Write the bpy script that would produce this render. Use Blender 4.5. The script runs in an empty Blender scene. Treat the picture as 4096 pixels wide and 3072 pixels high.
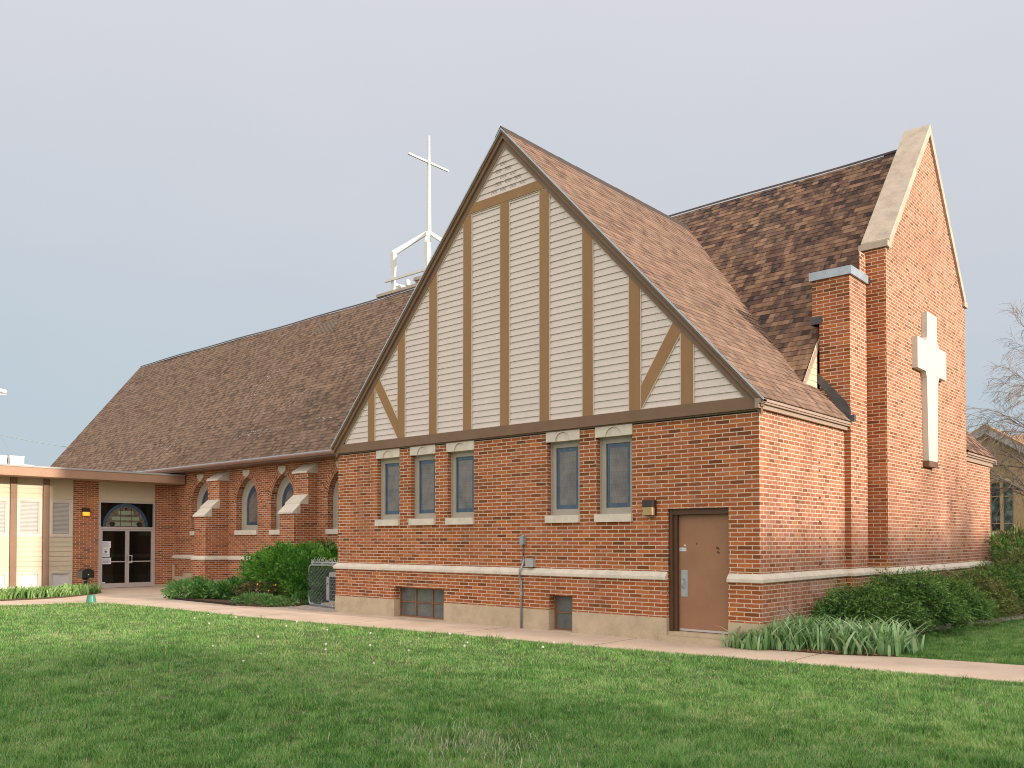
import bpy, bmesh, math, random
import numpy as np
from mathutils import Vector, Matrix
from mathutils.geometry import tessellate_polygon
random.seed(7); RNG = np.random.default_rng(7)
SC = bpy.context.scene
COL = SC.collection
PI = math.pi
R = math.radians

# ------------------------------------------------------------------ materials
def newmat(name):
    m = bpy.data.materials.new(name); m.use_nodes = True
    nt = m.node_tree
    return m, nt, nt.nodes['Principled BSDF']
def nd(nt, typ, ins=None, **props):
    n = nt.nodes.new(typ)
    for k, v in props.items(): setattr(n, k, v)
    for k, v in (ins or {}).items():
        s = n.inputs[k]
        if isinstance(v, bpy.types.NodeSocket): nt.links.new(v, s)
        else: s.default_value = v
    return n
def ramp(nt, fac, stops, interp='LINEAR'):
    n = nd(nt, 'ShaderNodeValToRGB', {'Fac': fac})
    cr = n.color_ramp; cr.interpolation = interp
    while len(cr.elements) < len(stops): cr.elements.new(0.5)
    for e, (p, c) in zip(cr.elements, stops):
        e.position = p; e.color = (c[0], c[1], c[2], 1)
    return n.outputs['Color']
def mix(nt, fac, a, b, mode='MIX'):
    n = nd(nt, 'ShaderNodeMix', data_type='RGBA', blend_type=mode)
    for idx, v in ((0, fac), (6, a), (7, b)):
        s = n.inputs[idx]
        if isinstance(v, bpy.types.NodeSocket): nt.links.new(v, s)
        else: s.default_value = v if idx == 0 else (v[0], v[1], v[2], 1)
    return n.outputs[2]
def math_(nt, op, a, b=0.0, clamp=False):
    n = nd(nt, 'ShaderNodeMath', operation=op, use_clamp=clamp)
    for i, v in ((0, a), (1, b)):
        if isinstance(v, bpy.types.NodeSocket): nt.links.new(v, n.inputs[i])
        else: n.inputs[i].default_value = v
    return n.outputs[0]
def uvs(nt): return nd(nt, 'ShaderNodeUVMap').outputs[0]
def pos(nt): return nd(nt, 'ShaderNodeNewGeometry').outputs['Position']
def noise(nt, vec, scale, detail=3, rough=.55):
    return nd(nt, 'ShaderNodeTexNoise', {'Vector': vec, 'Scale': scale, 'Detail': detail, 'Roughness': rough}).outputs['Fac']
def rng01(nt, v, a, b):
    n = nd(nt, 'ShaderNodeMapRange', {0: v, 1: a, 2: b, 3: 0.0, 4: 1.0}); n.clamp = True
    return n.outputs[0]
def setc(nt, b, col):
    if isinstance(col, bpy.types.NodeSocket): nt.links.new(col, b.inputs['Base Color'])
    else: b.inputs['Base Color'].default_value = (col[0], col[1], col[2], 1)
def bump(nt, b, h, strength=.3, dist=.01):
    n = nd(nt, 'ShaderNodeBump', {'Height': h, 'Strength': strength, 'Distance': dist})
    nt.links.new(n.outputs[0], b.inputs['Normal'])

def plain(name, col, rough=.7, var=.12, scale=6, metal=0, spec=.4, bumps=0, streak=False):
    """painted / stone / metal surface with mottling and, optionally, rain streaks"""
    m, nt, b = newmat(name)
    p = pos(nt)
    if streak:
        mp = nd(nt, 'ShaderNodeMapping', {'Vector': p, 'Scale': (1, 1, .12)}); pv = mp.outputs[0]
    else: pv = p
    n1 = noise(nt, pv, scale, 5, .6); n2 = noise(nt, p, scale * 9, 2)
    f = math_(nt, 'ADD', math_(nt, 'MULTIPLY', n1, .7), math_(nt, 'MULTIPLY', n2, .3))
    lo = [c * (1 - var * 1.6) for c in col]; hi = [min(1, c * (1 + var * 1.2)) for c in col]
    setc(nt, b, ramp(nt, f, [(.25, lo), (.5, col), (.75, hi)]))
    b.inputs['Roughness'].default_value = rough; b.inputs['Metallic'].default_value = metal
    b.inputs['Specular IOR Level'].default_value = spec
    if bumps: bump(nt, b, f, bumps, .01)
    return m

def brick_mat(name, width, height=.0684, sunlit_limed=False, seed=0.0):
    m, nt, b = newmat(name)
    uv = uvs(nt)
    wob = nd(nt, 'ShaderNodeTexNoise', {'Vector': uv, 'Scale': 9.0, 'Detail': 2.0})
    off = nd(nt, 'ShaderNodeVectorMath', {0: wob.outputs['Color'], 1: (.5, .5, .5)}, operation='SUBTRACT')
    sc = nd(nt, 'ShaderNodeVectorMath', {0: off.outputs[0], 'Scale': .009}, operation='SCALE')
    v = nd(nt, 'ShaderNodeVectorMath', {0: uv, 1: sc.outputs[0]}, operation='ADD')
    v2 = nd(nt, 'ShaderNodeVectorMath', {0: v.outputs[0], 1: (seed, seed * .0684 * 10, 0)}, operation='ADD').outputs[0]
    bt = nd(nt, 'ShaderNodeTexBrick', {'Vector': v2, 'Color1': (0, 0, 0, 1), 'Color2': (1, 1, 1, 1), 'Mortar': (.5, .5, .5, 1),
            'Scale': 1.0, 'Mortar Size': .0076, 'Mortar Smooth': .2, 'Bias': 0.0, 'Brick Width': width, 'Row Height': height})
    bt.offset = .5; bt.squash = 1.0
    if sunlit_limed: tn = [(0, (.18, .070, .034)), (.1, (.265, .098, .050)), (.4, (.335, .130, .070)), (.62, (.38, .150, .083)), (.8, (.34, .155, .105)), (.92, (.43, .175, .085)), (1, (.37, .19, .14))]  # street side: strong sunlight put into the brick tones, paler and pinker
    else: tn = [(0, (.135, .046, .015)), (.08, (.215, .066, .020)), (.3, (.30, .088, .027)), (.6, (.37, .110, .033)), (.78, (.32, .112, .052)), (.92, (.46, .150, .038)), (1, (.37, .145, .08))]
    tone = ramp(nt, bt.outputs['Color'], tn)
    grit = noise(nt, uv, 130, 2)
    st = nd(nt, 'ShaderNodeMapping', {'Vector': uv, 'Scale': (160, 18, 1)}).outputs[0]
    scratch = noise(nt, st, 1, 2)
    gv = math_(nt, 'ADD', math_(nt, 'MULTIPLY', grit, .5), math_(nt, 'MULTIPLY', scratch, .5))
    tone = mix(nt, 1.0, tone, ramp(nt, gv, [(.3, (.72, .7, .68)), (.5, (1, 1, 1)), (.7, (1.22, 1.24, 1.28))]), 'MULTIPLY')
    mort = ramp(nt, noise(nt, uv, 22, 3), [(.3, (.50, .395, .305)), (.7, (.70, .56, .445))])
    col = mix(nt, bt.outputs['Fac'], tone, mort)
    p = pos(nt)
    blot = noise(nt, p, .9, 4, .6)
    col = mix(nt, math_(nt, 'MULTIPLY', rng01(nt, blot, .52, .75), .35), col, (.16, .07, .04))
    sv = nd(nt, 'ShaderNodeMapping', {'Vector': p, 'Scale': (2.4, 2.4, .22)}).outputs[0]
    stn = rng01(nt, noise(nt, sv, 1.0, 5, .65), .54, .74)
    col = mix(nt, math_(nt, 'MULTIPLY', stn, .30), col, (.13, .075, .05))
    blm = rng01(nt, noise(nt, p, 2.3, 5, .7), .58, .74)
    col = mix(nt, math_(nt, 'MULTIPLY', blm, .28 if sunlit_limed else .14), col, (.52, .36, .30))
    if sunlit_limed:      # lime bloom low on the street side
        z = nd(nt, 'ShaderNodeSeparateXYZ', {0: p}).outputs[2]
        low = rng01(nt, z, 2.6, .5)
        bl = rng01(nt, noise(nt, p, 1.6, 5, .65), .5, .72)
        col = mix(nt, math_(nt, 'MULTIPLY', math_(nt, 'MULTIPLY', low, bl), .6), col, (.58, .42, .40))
    setc(nt, b, col)
    b.inputs['Roughness'].default_value = .88; b.inputs['Specular IOR Level'].default_value = .25
    h = math_(nt, 'ADD', math_(nt, 'SUBTRACT', 1.0, bt.outputs['Fac']), math_(nt, 'MULTIPLY', gv, .35))
    bump(nt, b, h, .55, .006)
    return m

def shingle_mat(name, stops, width=.31, row=.145, fade=0.0):
    m, nt, b = newmat(name)
    uv = uvs(nt)
    bt = nd(nt, 'ShaderNodeTexBrick', {'Vector': uv, 'Color1': (0, 0, 0, 1), 'Color2': (1, 1, 1, 1), 'Mortar': (.5, .5, .5, 1),
            'Scale': 1.0, 'Mortar Size': .0016, 'Mortar Smooth': .0, 'Bias': 0.0, 'Brick Width': width, 'Row Height': row})
    bt.offset = .37; bt.offset_frequency = 3; bt.squash = .62; bt.squash_frequency = 2
    bt2 = nd(nt, 'ShaderNodeTexBrick', {'Vector': nd(nt, 'ShaderNodeVectorMath', {0: uv, 1: (7.13, 0, 0)}, operation='ADD').outputs[0],
            'Color1': (0, 0, 0, 1), 'Color2': (1, 1, 1, 1), 'Mortar': (.5, .5, .5, 1), 'Scale': 1.0, 'Mortar Size': 0.0, 'Bias': 0.0,
            'Brick Width': width * .58, 'Row Height': row})
    bt2.offset = .21; bt2.offset_frequency = 2
    f = math_(nt, 'ADD', math_(nt, 'MULTIPLY', bt.outputs['Color'], .62), math_(nt, 'MULTIPLY', bt2.outputs['Color'], .38))
    f = math_(nt, 'ADD', f, math_(nt, 'MULTIPLY', math_(nt, 'SUBTRACT', noise(nt, uv, .7, 3), .5), .06))
    col = ramp(nt, f, stops)
    grit = noise(nt, uv, 160, 2, .7)
    col = mix(nt, 1.0, col, ramp(nt, grit, [(.3, (.66, .66, .66)), (.5, (1, 1, 1)), (.72, (1.35, 1.33, 1.3))]), 'MULTIPLY')
    col = mix(nt, math_(nt, 'MULTIPLY', bt.outputs['Fac'], .7), col, (.03, .022, .018))
    big = noise(nt, pos(nt), .45, 4)
    col = mix(nt, math_(nt, 'MULTIPLY', rng01(nt, big, .5, .8), .22), col, (.21, .16, .13))
    setc(nt, b, col)
    b.inputs['Roughness'].default_value = .95; b.inputs['Specular IOR Level'].default_value = .2
    bump(nt, b, math_(nt, 'ADD', grit, f), .35, .006)
    return m

def leaf_mat(name, dark, mid, light, rough=.5, trans=.25, spec=.35):
    m, nt, b = newmat(name)
    a = nd(nt, 'ShaderNodeAttribute', attribute_name='tint').outputs['Fac']
    setc(nt, b, ramp(nt, a, [(0, dark), (.5, mid), (1, light)]))
    b.inputs['Roughness'].default_value = rough; b.inputs['Specular IOR Level'].default_value = spec
    if trans:
        t = nd(nt, 'ShaderNodeBsdfTranslucent')
        nt.links.new(b.inputs['Base Color'].links[0].from_socket, t.inputs['Color'])
        mx = nd(nt, 'ShaderNodeMixShader', {0: trans, 1: b.outputs[0], 2: t.outputs[0]})
        nt.links.new(mx.outputs[0], nt.nodes['Material Output'].inputs[0])
    return m

M = {}
M['brick'] = brick_mat('brick_face', .2475)
M['brick_sunlit'] = brick_mat('brick_sunlit_side', .212, sunlit_limed=True, seed=.3)
M['arch'] = brick_mat('brick_arch', .22, .075, seed=.1)
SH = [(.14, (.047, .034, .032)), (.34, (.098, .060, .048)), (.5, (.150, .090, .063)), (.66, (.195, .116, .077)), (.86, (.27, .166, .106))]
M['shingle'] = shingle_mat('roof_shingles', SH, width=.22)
M['shingle_sun'] = shingle_mat('roof_shingles_transept', [(.12, (.11, .072, .058)), (.32, (.165, .106, .081)), (.5, (.198, .127, .094)), (.68, (.218, .141, .104)), (.88, (.255, .168, .122))], width=.2)  # transept copy: pale, even look of the sunlit slope put into the colours
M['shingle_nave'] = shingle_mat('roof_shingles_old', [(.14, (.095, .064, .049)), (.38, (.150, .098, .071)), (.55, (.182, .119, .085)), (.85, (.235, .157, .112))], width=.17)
M['cap'] = plain('ridge_cap', (.055, .04, .036), .9, .3, 8)
M['stone'] = plain('cast_stone', (.62, .56, .475), .85, .16, 5, bumps=.25)
M['coping'] = plain('weathered_coping', (.44, .37, .30), .9, .22, 4, bumps=.35)
M['foundation'] = plain('foundation_render', (.47, .375, .265), .95, .17, 3, bumps=.4)
M['siding'] = plain('vinyl_siding', (.64, .56, .515), .6, .05, 2)
M['cream'] = plain('cream_siding', (.56, .475, .35), .6, .05, 2)
M['trim_light'] = plain('cream_trim', (.60, .535, .455), .55, .05, 3)
M['timber'] = plain('tan_boards', (.29, .16, .07), .65, .1, 3, streak=True)
M['rake'] = plain('brown_boards', (.185, .115, .072), .65, .1, 3)
M['fascia'] = plain('tan_fascia', (.36, .215, .145), .6, .1, 2)
M['post'] = plain('brown_post', (.235, .145, .095), .65, .12, 3)
M['soffit'] = plain('soffit', (.40, .28, .17), .7, .08, 2)
M['eave'] = plain('eave_moulding', (.34, .25, .20), .6, .08, 3)
M['gutter'] = plain('brown_gutter', (.20, .10, .065), .45, .12, 3, spec=.5)
M['drip'] = plain('drip_edge', (.42, .46, .49), .4, .12, 5, metal=.4)
M['zinc'] = plain('zinc_cap', (.36, .42, .47), .45, .2, 7, metal=.5)
M['lead'] = plain('lead_flashing', (.085, .085, .09), .5, .3, 9, metal=.3)
M['white'] = plain('white_metal', (.66, .645, .63), .4, .05, 4)
M['cross'] = plain('painted_cross', (.56, .525, .475), .6, .06, 3)
M['rust'] = plain('rusty_steel', (.24, .105, .05), .85, .3, 20)
M['door'] = plain('door_paint', (.295, .15, .082), .5, .1, 3, spec=.45)
M['jamb'] = plain('door_jamb', (.085, .044, .022), .55, .15, 8)
M['steel'] = plain('brushed_steel', (.46, .48, .49), .38, .15, 12, metal=.7)
M['galv'] = plain('galvanised_steel', (.34, .37, .40), .45, .2, 12, metal=.45)
M['wire'] = plain('chain_link_wire', (.36, .38, .39), .4, .1, 12, metal=.6)
M['alu'] = plain('anodised_frame', (.56, .525, .525), .4, .06, 5, metal=.4)
M['frame'] = plain('window_frame', (.36, .325, .27), .6, .08, 6)
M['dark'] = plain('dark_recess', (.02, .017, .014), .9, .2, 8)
M['lampbox'] = plain('lamp_housing', (.035, .026, .022), .4, .2, 9, spec=.5)
M['lens'] = plain('tan_lens', (.42, .30, .15), .35, .08, 12, spec=.5)
M['mailbox'] = plain('mailbox_paint', (.022, .022, .021), .35, .2, 9, spec=.5)
M['pot'] = plain('green_plastic', (.045, .20, .14), .45, .12, 15, spec=.5)
M['paper'] = plain('paper', (.66, .66, .70), .8, .08, 30)
M['ink'] = plain('ink', (.10, .12, .2), .8)
M['blue'] = plain('sticker_blue', (.03, .22, .5), .5)
M['acgrey'] = plain('painted_grey', (.36, .36, .38), .5, .06, 5)
M['edging'] = plain('edging_timber', (.03, .024, .02), .9, .3, 10)
M['bark'] = plain('bark', (.20, .165, .14), .95, .25, 14)
M['twig'] = plain('twig', (.235, .185, .155), .95, .2, 5)
M['house'] = plain('tan_brick_house', (.40, .28, .165), .9, .12, 3)
M['houseroof'] = plain('house_roof', (.40, .25, .15), .9, .15, 3)
M['roofing'] = plain('flat_roofing', (.36, .36, .36), .9, .1, 3)
M['blind'] = plain('blind_slat', (.72, .70, .69), .5, .04, 5)
M['frost'] = plain('frosted_glass', (.60, .59, .61), .25, .12, 4, spec=.6)
M['bglass'] = plain('dusty_glass', (.115, .125, .125), .22, .3, 5, spec=.6)
M['rubble'] = plain('pavers', (.38, .33, .29), .95, .25, 3, bumps=.4)

def glass_dark():
    m, nt, b = newmat('dark_glass')
    setc(nt, b, (.006, .006, .005)); b.inputs['Roughness'].default_value = .06; b.inputs['Specular IOR Level'].default_value = .35
    return m
M['glass'] = glass_dark()
def house_glass():
    m, nt, b = newmat('house_glass')
    n = noise(nt, pos(nt), 2.2, 4)
    setc(nt, b, ramp(nt, n, [(.4, (.03, .04, .045)), (.55, (.07, .11, .10)), (.68, (.22, .28, .30))]))
    b.inputs['Roughness'].default_value = .1
    return m
M['houseglass'] = house_glass()
def stained():
    """leaded glass: blue border, grey-violet quarries, lead cames (UV 0..w, 0..h in metres)"""
    m, nt, b = newmat('stained_glass')
    uv = uvs(nt)
    a = nd(nt, 'ShaderNodeAttribute', attribute_name='edge').outputs['Fac']
    bt = nd(nt, 'ShaderNodeTexBrick', {'Vector': uv, 'Color1': (0, 0, 0, 1), 'Color2': (1, 1, 1, 1), 'Mortar': (.5, .5, .5, 1), 'Scale': 1.0,
            'Mortar Size': .004, 'Mortar Smooth': .1, 'Brick Width': .075, 'Row Height': .11})
    n = noise(nt, pos(nt), 3.0, 4)
    inner = mix(nt, .5, ramp(nt, bt.outputs['Color'], [(0, (.125, .115, .112)), (.5, (.17, .15, .142)), (1, (.14, .147, .16))]),
                ramp(nt, n, [(.35, (.085, .08, .08)), (.6, (.22, .185, .155))]))
    blue = ramp(nt, bt.outputs['Color'], [(0, (.03, .07, .115)), (1, (.055, .10, .155))])
    col = mix(nt, a, inner, blue)
    col = mix(nt, math_(nt, 'MULTIPLY', bt.outputs['Fac'], .4), col, (.05, .05, .055))
    setc(nt, b, col); b.inputs['Roughness'].default_value = .16; b.inputs['Specular IOR Level'].default_value = .6
    wv = noise(nt, pos(nt), 6, 2); bump(nt, b, wv, .05, .02)
    return m
M['stained'] = stained()
def mosaic():
    m, nt, b = newmat('mosaic_glass')
    v = nd(nt, 'ShaderNodeTexVoronoi', {'Vector': pos(nt), 'Scale': 14.0})
    ve = nd(nt, 'ShaderNodeTexVoronoi', {'Vector': pos(nt), 'Scale': 14.0}, feature='DISTANCE_TO_EDGE')
    col = ramp(nt, nd(nt, 'ShaderNodeSeparateColor', {0: v.outputs['Color']}).outputs[0], [(0, (.10, .07, .06)), (.4, (.17, .12, .10)), (.7, (.12, .12, .09)), (1, (.21, .15, .13))])
    col = mix(nt, rng01(nt, ve.outputs['Distance'], .03, .0), col, (.02, .02, .02))
    setc(nt, b, col); b.inputs['Roughness'].default_value = .25
    return m
M['mosaic'] = mosaic()
M['glassblue'] = plain('blue_glass', (.035, .075, .125), .2, .3, 14, spec=.5)
M['glassgreen'] = plain('green_glass', (.24, .30, .20), .25, .2, 16, spec=.5)

def concrete():
    m, nt, b = newmat('exposed_concrete')
    p = pos(nt)
    n1 = noise(nt, p, 1.1, 5, .6); n2 = noise(nt, p, 90, 2)
    col = ramp(nt, n1, [(.3, (.46, .355, .275)), (.5, (.55, .43, .335)), (.7, (.61, .485, .385))])
    col = mix(nt, 1, col, ramp(nt, n2, [(.3, (.72, .7, .68)), (.5, (1, 1, 1)), (.7, (1.2, 1.2, 1.2))]), 'MULTIPLY')
    setc(nt, b, col); b.inputs['Roughness'].default_value = .95; bump(nt, b, n2, .4, .004)
    return m
M['concrete'] = concrete()
def soil(name, stops, scale=30):
    m, nt, b = newmat(name)
    p = pos(nt); n = noise(nt, p, scale, 4, .7)
    setc(nt, b, ramp(nt, n, stops)); b.inputs['Roughness'].default_value = 1; bump(nt, b, n, .8, .03)
    return m
M['mulch'] = soil('bark_mulch', [(.3, (.03, .017, .01)), (.5, (.085, .045, .026)), (.7, (.20, .12, .075))], 26)
M['earth'] = soil('lawn_earth', [(.3, (.045, .075, .022)), (.55, (.09, .115, .038)), (.75, (.20, .155, .085))], 9)
M['field'] = soil('distant_grass', [(.3, (.08, .14, .04)), (.7, (.14, .20, .065))], 3)

def grass_mat():
    m, nt, b = newmat('grass_blades')
    a = nd(nt, 'ShaderNodeAttribute', attribute_name='tint').outputs['Fac']
    p = pos(nt)
    patch = noise(nt, p, .55, 4, .6); p2 = noise(nt, p, 2.6, 3)
    g = ramp(nt, a, [(0, (.024, .085, .016)), (.32, (.105, .285, .052)), (.58, (.19, .415, .095)), (.82, (.33, .53, .19)), (1, (.55, .50, .30))])
    dry = ramp(nt, a, [(0, (.070, .155, .03)), (.38, (.205, .38, .085)), (.75, (.36, .50, .18)), (1, (.62, .55, .36))])
    f = rng01(nt, math_(nt, 'ADD', math_(nt, 'MULTIPLY', patch, .65), math_(nt, 'MULTIPLY', p2, .35)), .50, .66)
    col = mix(nt, f, g, dry)
    setc(nt, b, col); b.inputs['Roughness'].default_value = .5; b.inputs['Specular IOR Level'].default_value = .3
    t = nd(nt, 'ShaderNodeBsdfTranslucent', {'Color': col})
    mx = nd(nt, 'ShaderNodeMixShader', {0: .3, 1: b.outputs[0], 2: t.outputs[0]})
    nt.links.new(mx.outputs[0], nt.nodes['Material Output'].inputs[0])
    return m
M['grass'] = grass_mat()
M['boxwood'] = leaf_mat('broadleaf_shrub', (.016, .065, .009), (.085, .26, .032), (.28, .54, .095), .42)
M['juniper'] = leaf_mat('juniper_needles', (.015, .048, .012), (.080, .19, .040), (.25, .42, .10), .6, .15)
M['yew'] = leaf_mat('yew_needles', (.025, .045, .010), (.115, .155, .038), (.31, .34, .12), .6, .15)
M['iris'] = leaf_mat('iris_leaf', (.065, .17, .050), (.22, .40, .155), (.52, .66, .40), .45)
M['irisl'] = leaf_mat('iris_leaf_spring', (.10, .20, .05), (.22, .38, .11), (.42, .55, .25), .45)
M['peony'] = leaf_mat('peony_leaf', (.032, .105, .018), (.10, .255, .055), (.24, .44, .15), .4)
M['bronze'] = leaf_mat('bronze_foliage', (.06, .06, .025), (.14, .135, .055), (.24, .23, .09), .5)
M['cover'] = leaf_mat('groundcover_leaf', (0.048, 0.120, 0.030), (0.120, 0.258, 0.066), (0.240, 0.396, 0.132), .5)
M['petal'] = plain('yellow_petal', (.62, .36, .02), .6)
M['fluff'] = plain('dandelion_fluff', (.60, .59, .55), .95)
M['stalk'] = plain('pale_stalk', (.28, .30, .13), .7)
M['deadgrass'] = leaf_mat('bleached_grass', (.20, .24, .13), (.36, .38, .25), (.55, .53, .40), .6, .2)
M['litter'] = plain('dry_leaf', (.24, .145, .08), .9, .3, 20)

def amber():
    m, nt, b = newmat('lit_amber_lens')
    setc(nt, b, (.9, .35, .05)); b.inputs['Emission Color'].default_value = (1, .33, .03, 1); b.inputs['Emission Strength'].default_value = 1.1
    b.inputs['Roughness'].default_value = .3
    return m
M['amber'] = amber()

# ------------------------------------------------------------------ mesh helpers
class MB:
    def __init__(s): s.v = []; s.f = []; s.uv = {}
    def poly(s, pts, uv=None):
        i = len(s.v); s.v += [tuple(p) for p in pts]
        if uv is not None: s.uv[len(s.f)] = uv
        s.f.append(list(range(i, i + len(pts))))
    def box(s, x0, x1, y0, y1, z0, z1):
        i = len(s.v)
        s.v += [(x0, y0, z0), (x1, y0, z0), (x1, y1, z0), (x0, y1, z0), (x0, y0, z1), (x1, y0, z1), (x1, y1, z1), (x0, y1, z1)]
        for q in ((0, 3, 2, 1), (4, 5, 6, 7), (0, 1, 5, 4), (1, 2, 6, 5), (2, 3, 7, 6), (3, 0, 4, 7)): s.f.append([i + k for k in q])
        return s
    def prism(s, pts, ax, a0, a1):
        def P(p, a):
            return {'X': (a, p[0], p[1]), 'Y': (p[0], a, p[1]), 'Z': (p[0], p[1], a)}[ax]
        n = len(pts); i = len(s.v)
        s.v += [P(p, a0) for p in pts] + [P(p, a1) for p in pts]
        s.f.append(list(range(i, i + n))); s.f.append(list(range(i + n, i + 2 * n))[::-1])
        for k in range(n):
            j = (k + 1) % n; s.f.append([i + k, i + n + k, i + n + j, i + j])
        return s
    def tube(s, path, rad, sides=6, cap=True):
        path = [Vector(p) for p in path]
        if not isinstance(rad, (list, tuple)): rad = [rad] * len(path)
        rings = []
        for k, p in enumerate(path):
            d = (path[min(k + 1, len(path) - 1)] - path[max(k - 1, 0)]).normalized()
            u = d.cross(Vector((0, 0, 1)))
            if u.length < .01: u = d.cross(Vector((1, 0, 0)))
            u.normalize(); w = d.cross(u)
            i = len(s.v); rings.append(i)
            for q in range(sides):
                a = 2 * PI * q / sides + .4
                s.v.append(tuple(p + (u * math.cos(a) + w * math.sin(a)) * rad[k]))
        for a, b in zip(rings, rings[1:]):
            for q in range(sides):
                r = (q + 1) % sides; s.f.append([a + q, a + r, b + r, b + q])
        if cap:
            s.f.append([rings[0] + q for q in range(sides)][::-1]); s.f.append([rings[-1] + q for q in range(sides)])
        return s
    def lathe(s, prof, c, sides=20):
        rings = []
        for r, z in prof:
            i = len(s.v); rings.append(i)
            for q in range(sides):
                a = 2 * PI * q / sides; s.v.append((c[0] + r * math.cos(a), c[1] + r * math.sin(a), c[2] + z))
        for a, b in zip(rings, rings[1:]):
            for q in range(sides):
                r = (q + 1) % sides; s.f.append([a + q, a + r, b + r, b + q])
        s.f.append([rings[0] + q for q in range(sides)][::-1]); s.f.append([rings[-1] + q for q in range(sides)])
        return s
    def holed(s, outer, holes, ax, a):
        P = lambda p: {'X': (a, p[0], p[1]), 'Y': (p[0], a, p[1]), 'Z': (p[0], p[1], a)}[ax]
        loops = [[Vector((p[0], p[1], 0)) for p in l] for l in [outer] + holes]
        flat = [p for l in loops for p in l]
        for t in tessellate_polygon(loops): s.poly([P(flat[k]) for k in t])
        return s
    def grid(s, ax, a, u0, u1, w0, w1, holes=()):
        us = sorted({u0, u1, *[h[0] for h in holes], *[h[1] for h in holes]}); ws = sorted({w0, w1, *[h[2] for h in holes], *[h[3] for h in holes]})
        us = [u for u in us if u0 <= u <= u1]; ws = [w for w in ws if w0 <= w <= w1]
        P = lambda u, w: (u, a, w) if ax == 'Y' else (a, u, w)
        for p, q in zip(us, us[1:]):
            for r, t in zip(ws, ws[1:]):
                cu, cw = (p + q) / 2, (r + t) / 2
                if any(h[0] < cu < h[1] and h[2] < cw < h[3] for h in holes): continue
                s.poly([P(p, r), P(q, r), P(q, t), P(p, t)])
        return s
    def reveal(s, ax, h, a0, a1, sides='LRT'):
        P = lambda u, w, a: (u, a, w) if ax == 'Y' else (a, u, w)
        u0, u1, w0, w1 = h
        for c, (p, q) in {'L': ((u0, w0), (u0, w1)), 'R': ((u1, w0), (u1, w1)), 'T': ((u0, w1), (u1, w1)), 'B': ((u0, w0), (u1, w0))}.items():
            if c in sides: s.poly([P(*p, a0), P(*q, a0), P(*q, a1), P(*p, a1)])
        return s
    def ring(s, u0, u1, w0, w1, t, ax, a0, a1):
        B = (lambda x0, x1, z0, z1: s.box(x0, x1, a0, a1, z0, z1)) if ax == 'Y' else (lambda x0, x1, z0, z1: s.box(a0, a1, x0, x1, z0, z1))
        B(u0, u0 + t, w0, w1); B(u1 - t, u1, w0, w1); B(u0 + t, u1 - t, w0, w0 + t); B(u0 + t, u1 - t, w1 - t, w1)
        return s
    def sweep(s, path, prof):
        """profile (out, z) carried along a plan path, outward to the right of travel, mitred"""
        P = [Vector(p) for p in path]; n = len(P); rows = []
        for k in range(n):
            d1 = (P[k] - P[k - 1]).normalized() if k else None
            d2 = (P[k + 1] - P[k]).normalized() if k < n - 1 else None
            d1 = d1 or d2; d2 = d2 or d1
            n1 = Vector((d1.y, -d1.x)); n2 = Vector((d2.y, -d2.x))
            m = (n1 + n2) / max(.2, 1 + n1.dot(n2))
            rows.append([(P[k].x + m.x * o, P[k].y + m.y * o, z) for o, z in prof])
        for a, b in zip(rows, rows[1:]):
            for q in range(len(prof)):
                r = (q + 1) % len(prof); s.poly([a[q], b[q], b[r], a[r]])
        s.poly(rows[0]); s.poly(rows[-1][::-1])
        return s
    def build(s, name, mat, parent=None, smooth=False, recalc=True, attrs=None, kind=None, label=None):
        base = BASE.get(parent.name, Vector((0, 0, 0))) if parent else Vector((0, 0, 0))
        me = bpy.data.meshes.new(name)
        me.from_pydata([(x - base.x, y - base.y, z - base.z) for x, y, z in s.v], [], s.f)
        uvl = me.uv_layers.new(name='UVMap')
        co = s.v
        data = np.zeros(len(me.loops) * 2, dtype=np.float32)
        for fi, p in enumerate(me.polygons):
            if fi in s.uv: uvp = s.uv[fi]
            else:
                n = p.normal
                if abs(n.z) > .98: t, bb = Vector((1, 0, 0)), Vector((0, 1, 0))
                else:
                    t = Vector((-n.y, n.x, 0)).normalized()
                    if abs(t.x) > abs(t.y): t = t if t.x > 0 else -t
                    else: t = t if t.y > 0 else -t
                    bb = n.cross(t); bb = bb if bb.z > 0 else -bb
                uvp = [(Vector(co[vi]).dot(t), Vector(co[vi]).dot(bb)) for vi in s.f[fi]]
            for k, li in enumerate(p.loop_indices): data[2 * li] = uvp[k][0]; data[2 * li + 1] = uvp[k][1]
        uvl.data.foreach_set('uv', data)
        if recalc:
            bm = bmesh.new(); bm.from_mesh(me); bmesh.ops.remove_doubles(bm, verts=bm.verts, dist=1e-5)
            bmesh.ops.recalc_face_normals(bm, faces=bm.faces); bm.to_mesh(me); bm.free()
        if smooth: me.polygons.foreach_set('use_smooth', [True] * len(me.polygons))
        me.materials.append(M[mat] if isinstance(mat, str) else mat)
        o = bpy.data.objects.new(name, me); COL.objects.link(o)
        if parent: o.parent = parent
        if kind: o['kind'] = kind
        if label: o['label'] = label
        BASE[o.name] = base
        return o
BASE = {}
def tag(o, label=None, cat=None, group=None, kind=None):
    if label: o['label'] = label
    if cat: o['category'] = cat
    if group: o['group'] = group
    if kind: o['kind'] = kind
    return o
def thing(name, loc, label, cat, group=None):
    o = bpy.data.objects.new(name, None); COL.objects.link(o); o.location = loc; o.empty_display_size = .2
    BASE[o.name] = Vector(loc)
    return tag(o, label, cat, group)
def copy_tree(o, parent=None):
    c = o.copy(); COL.objects.link(c)
    if parent: c.parent = parent
    for ch in list(o.children): copy_tree(ch, c)
    return c
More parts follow.
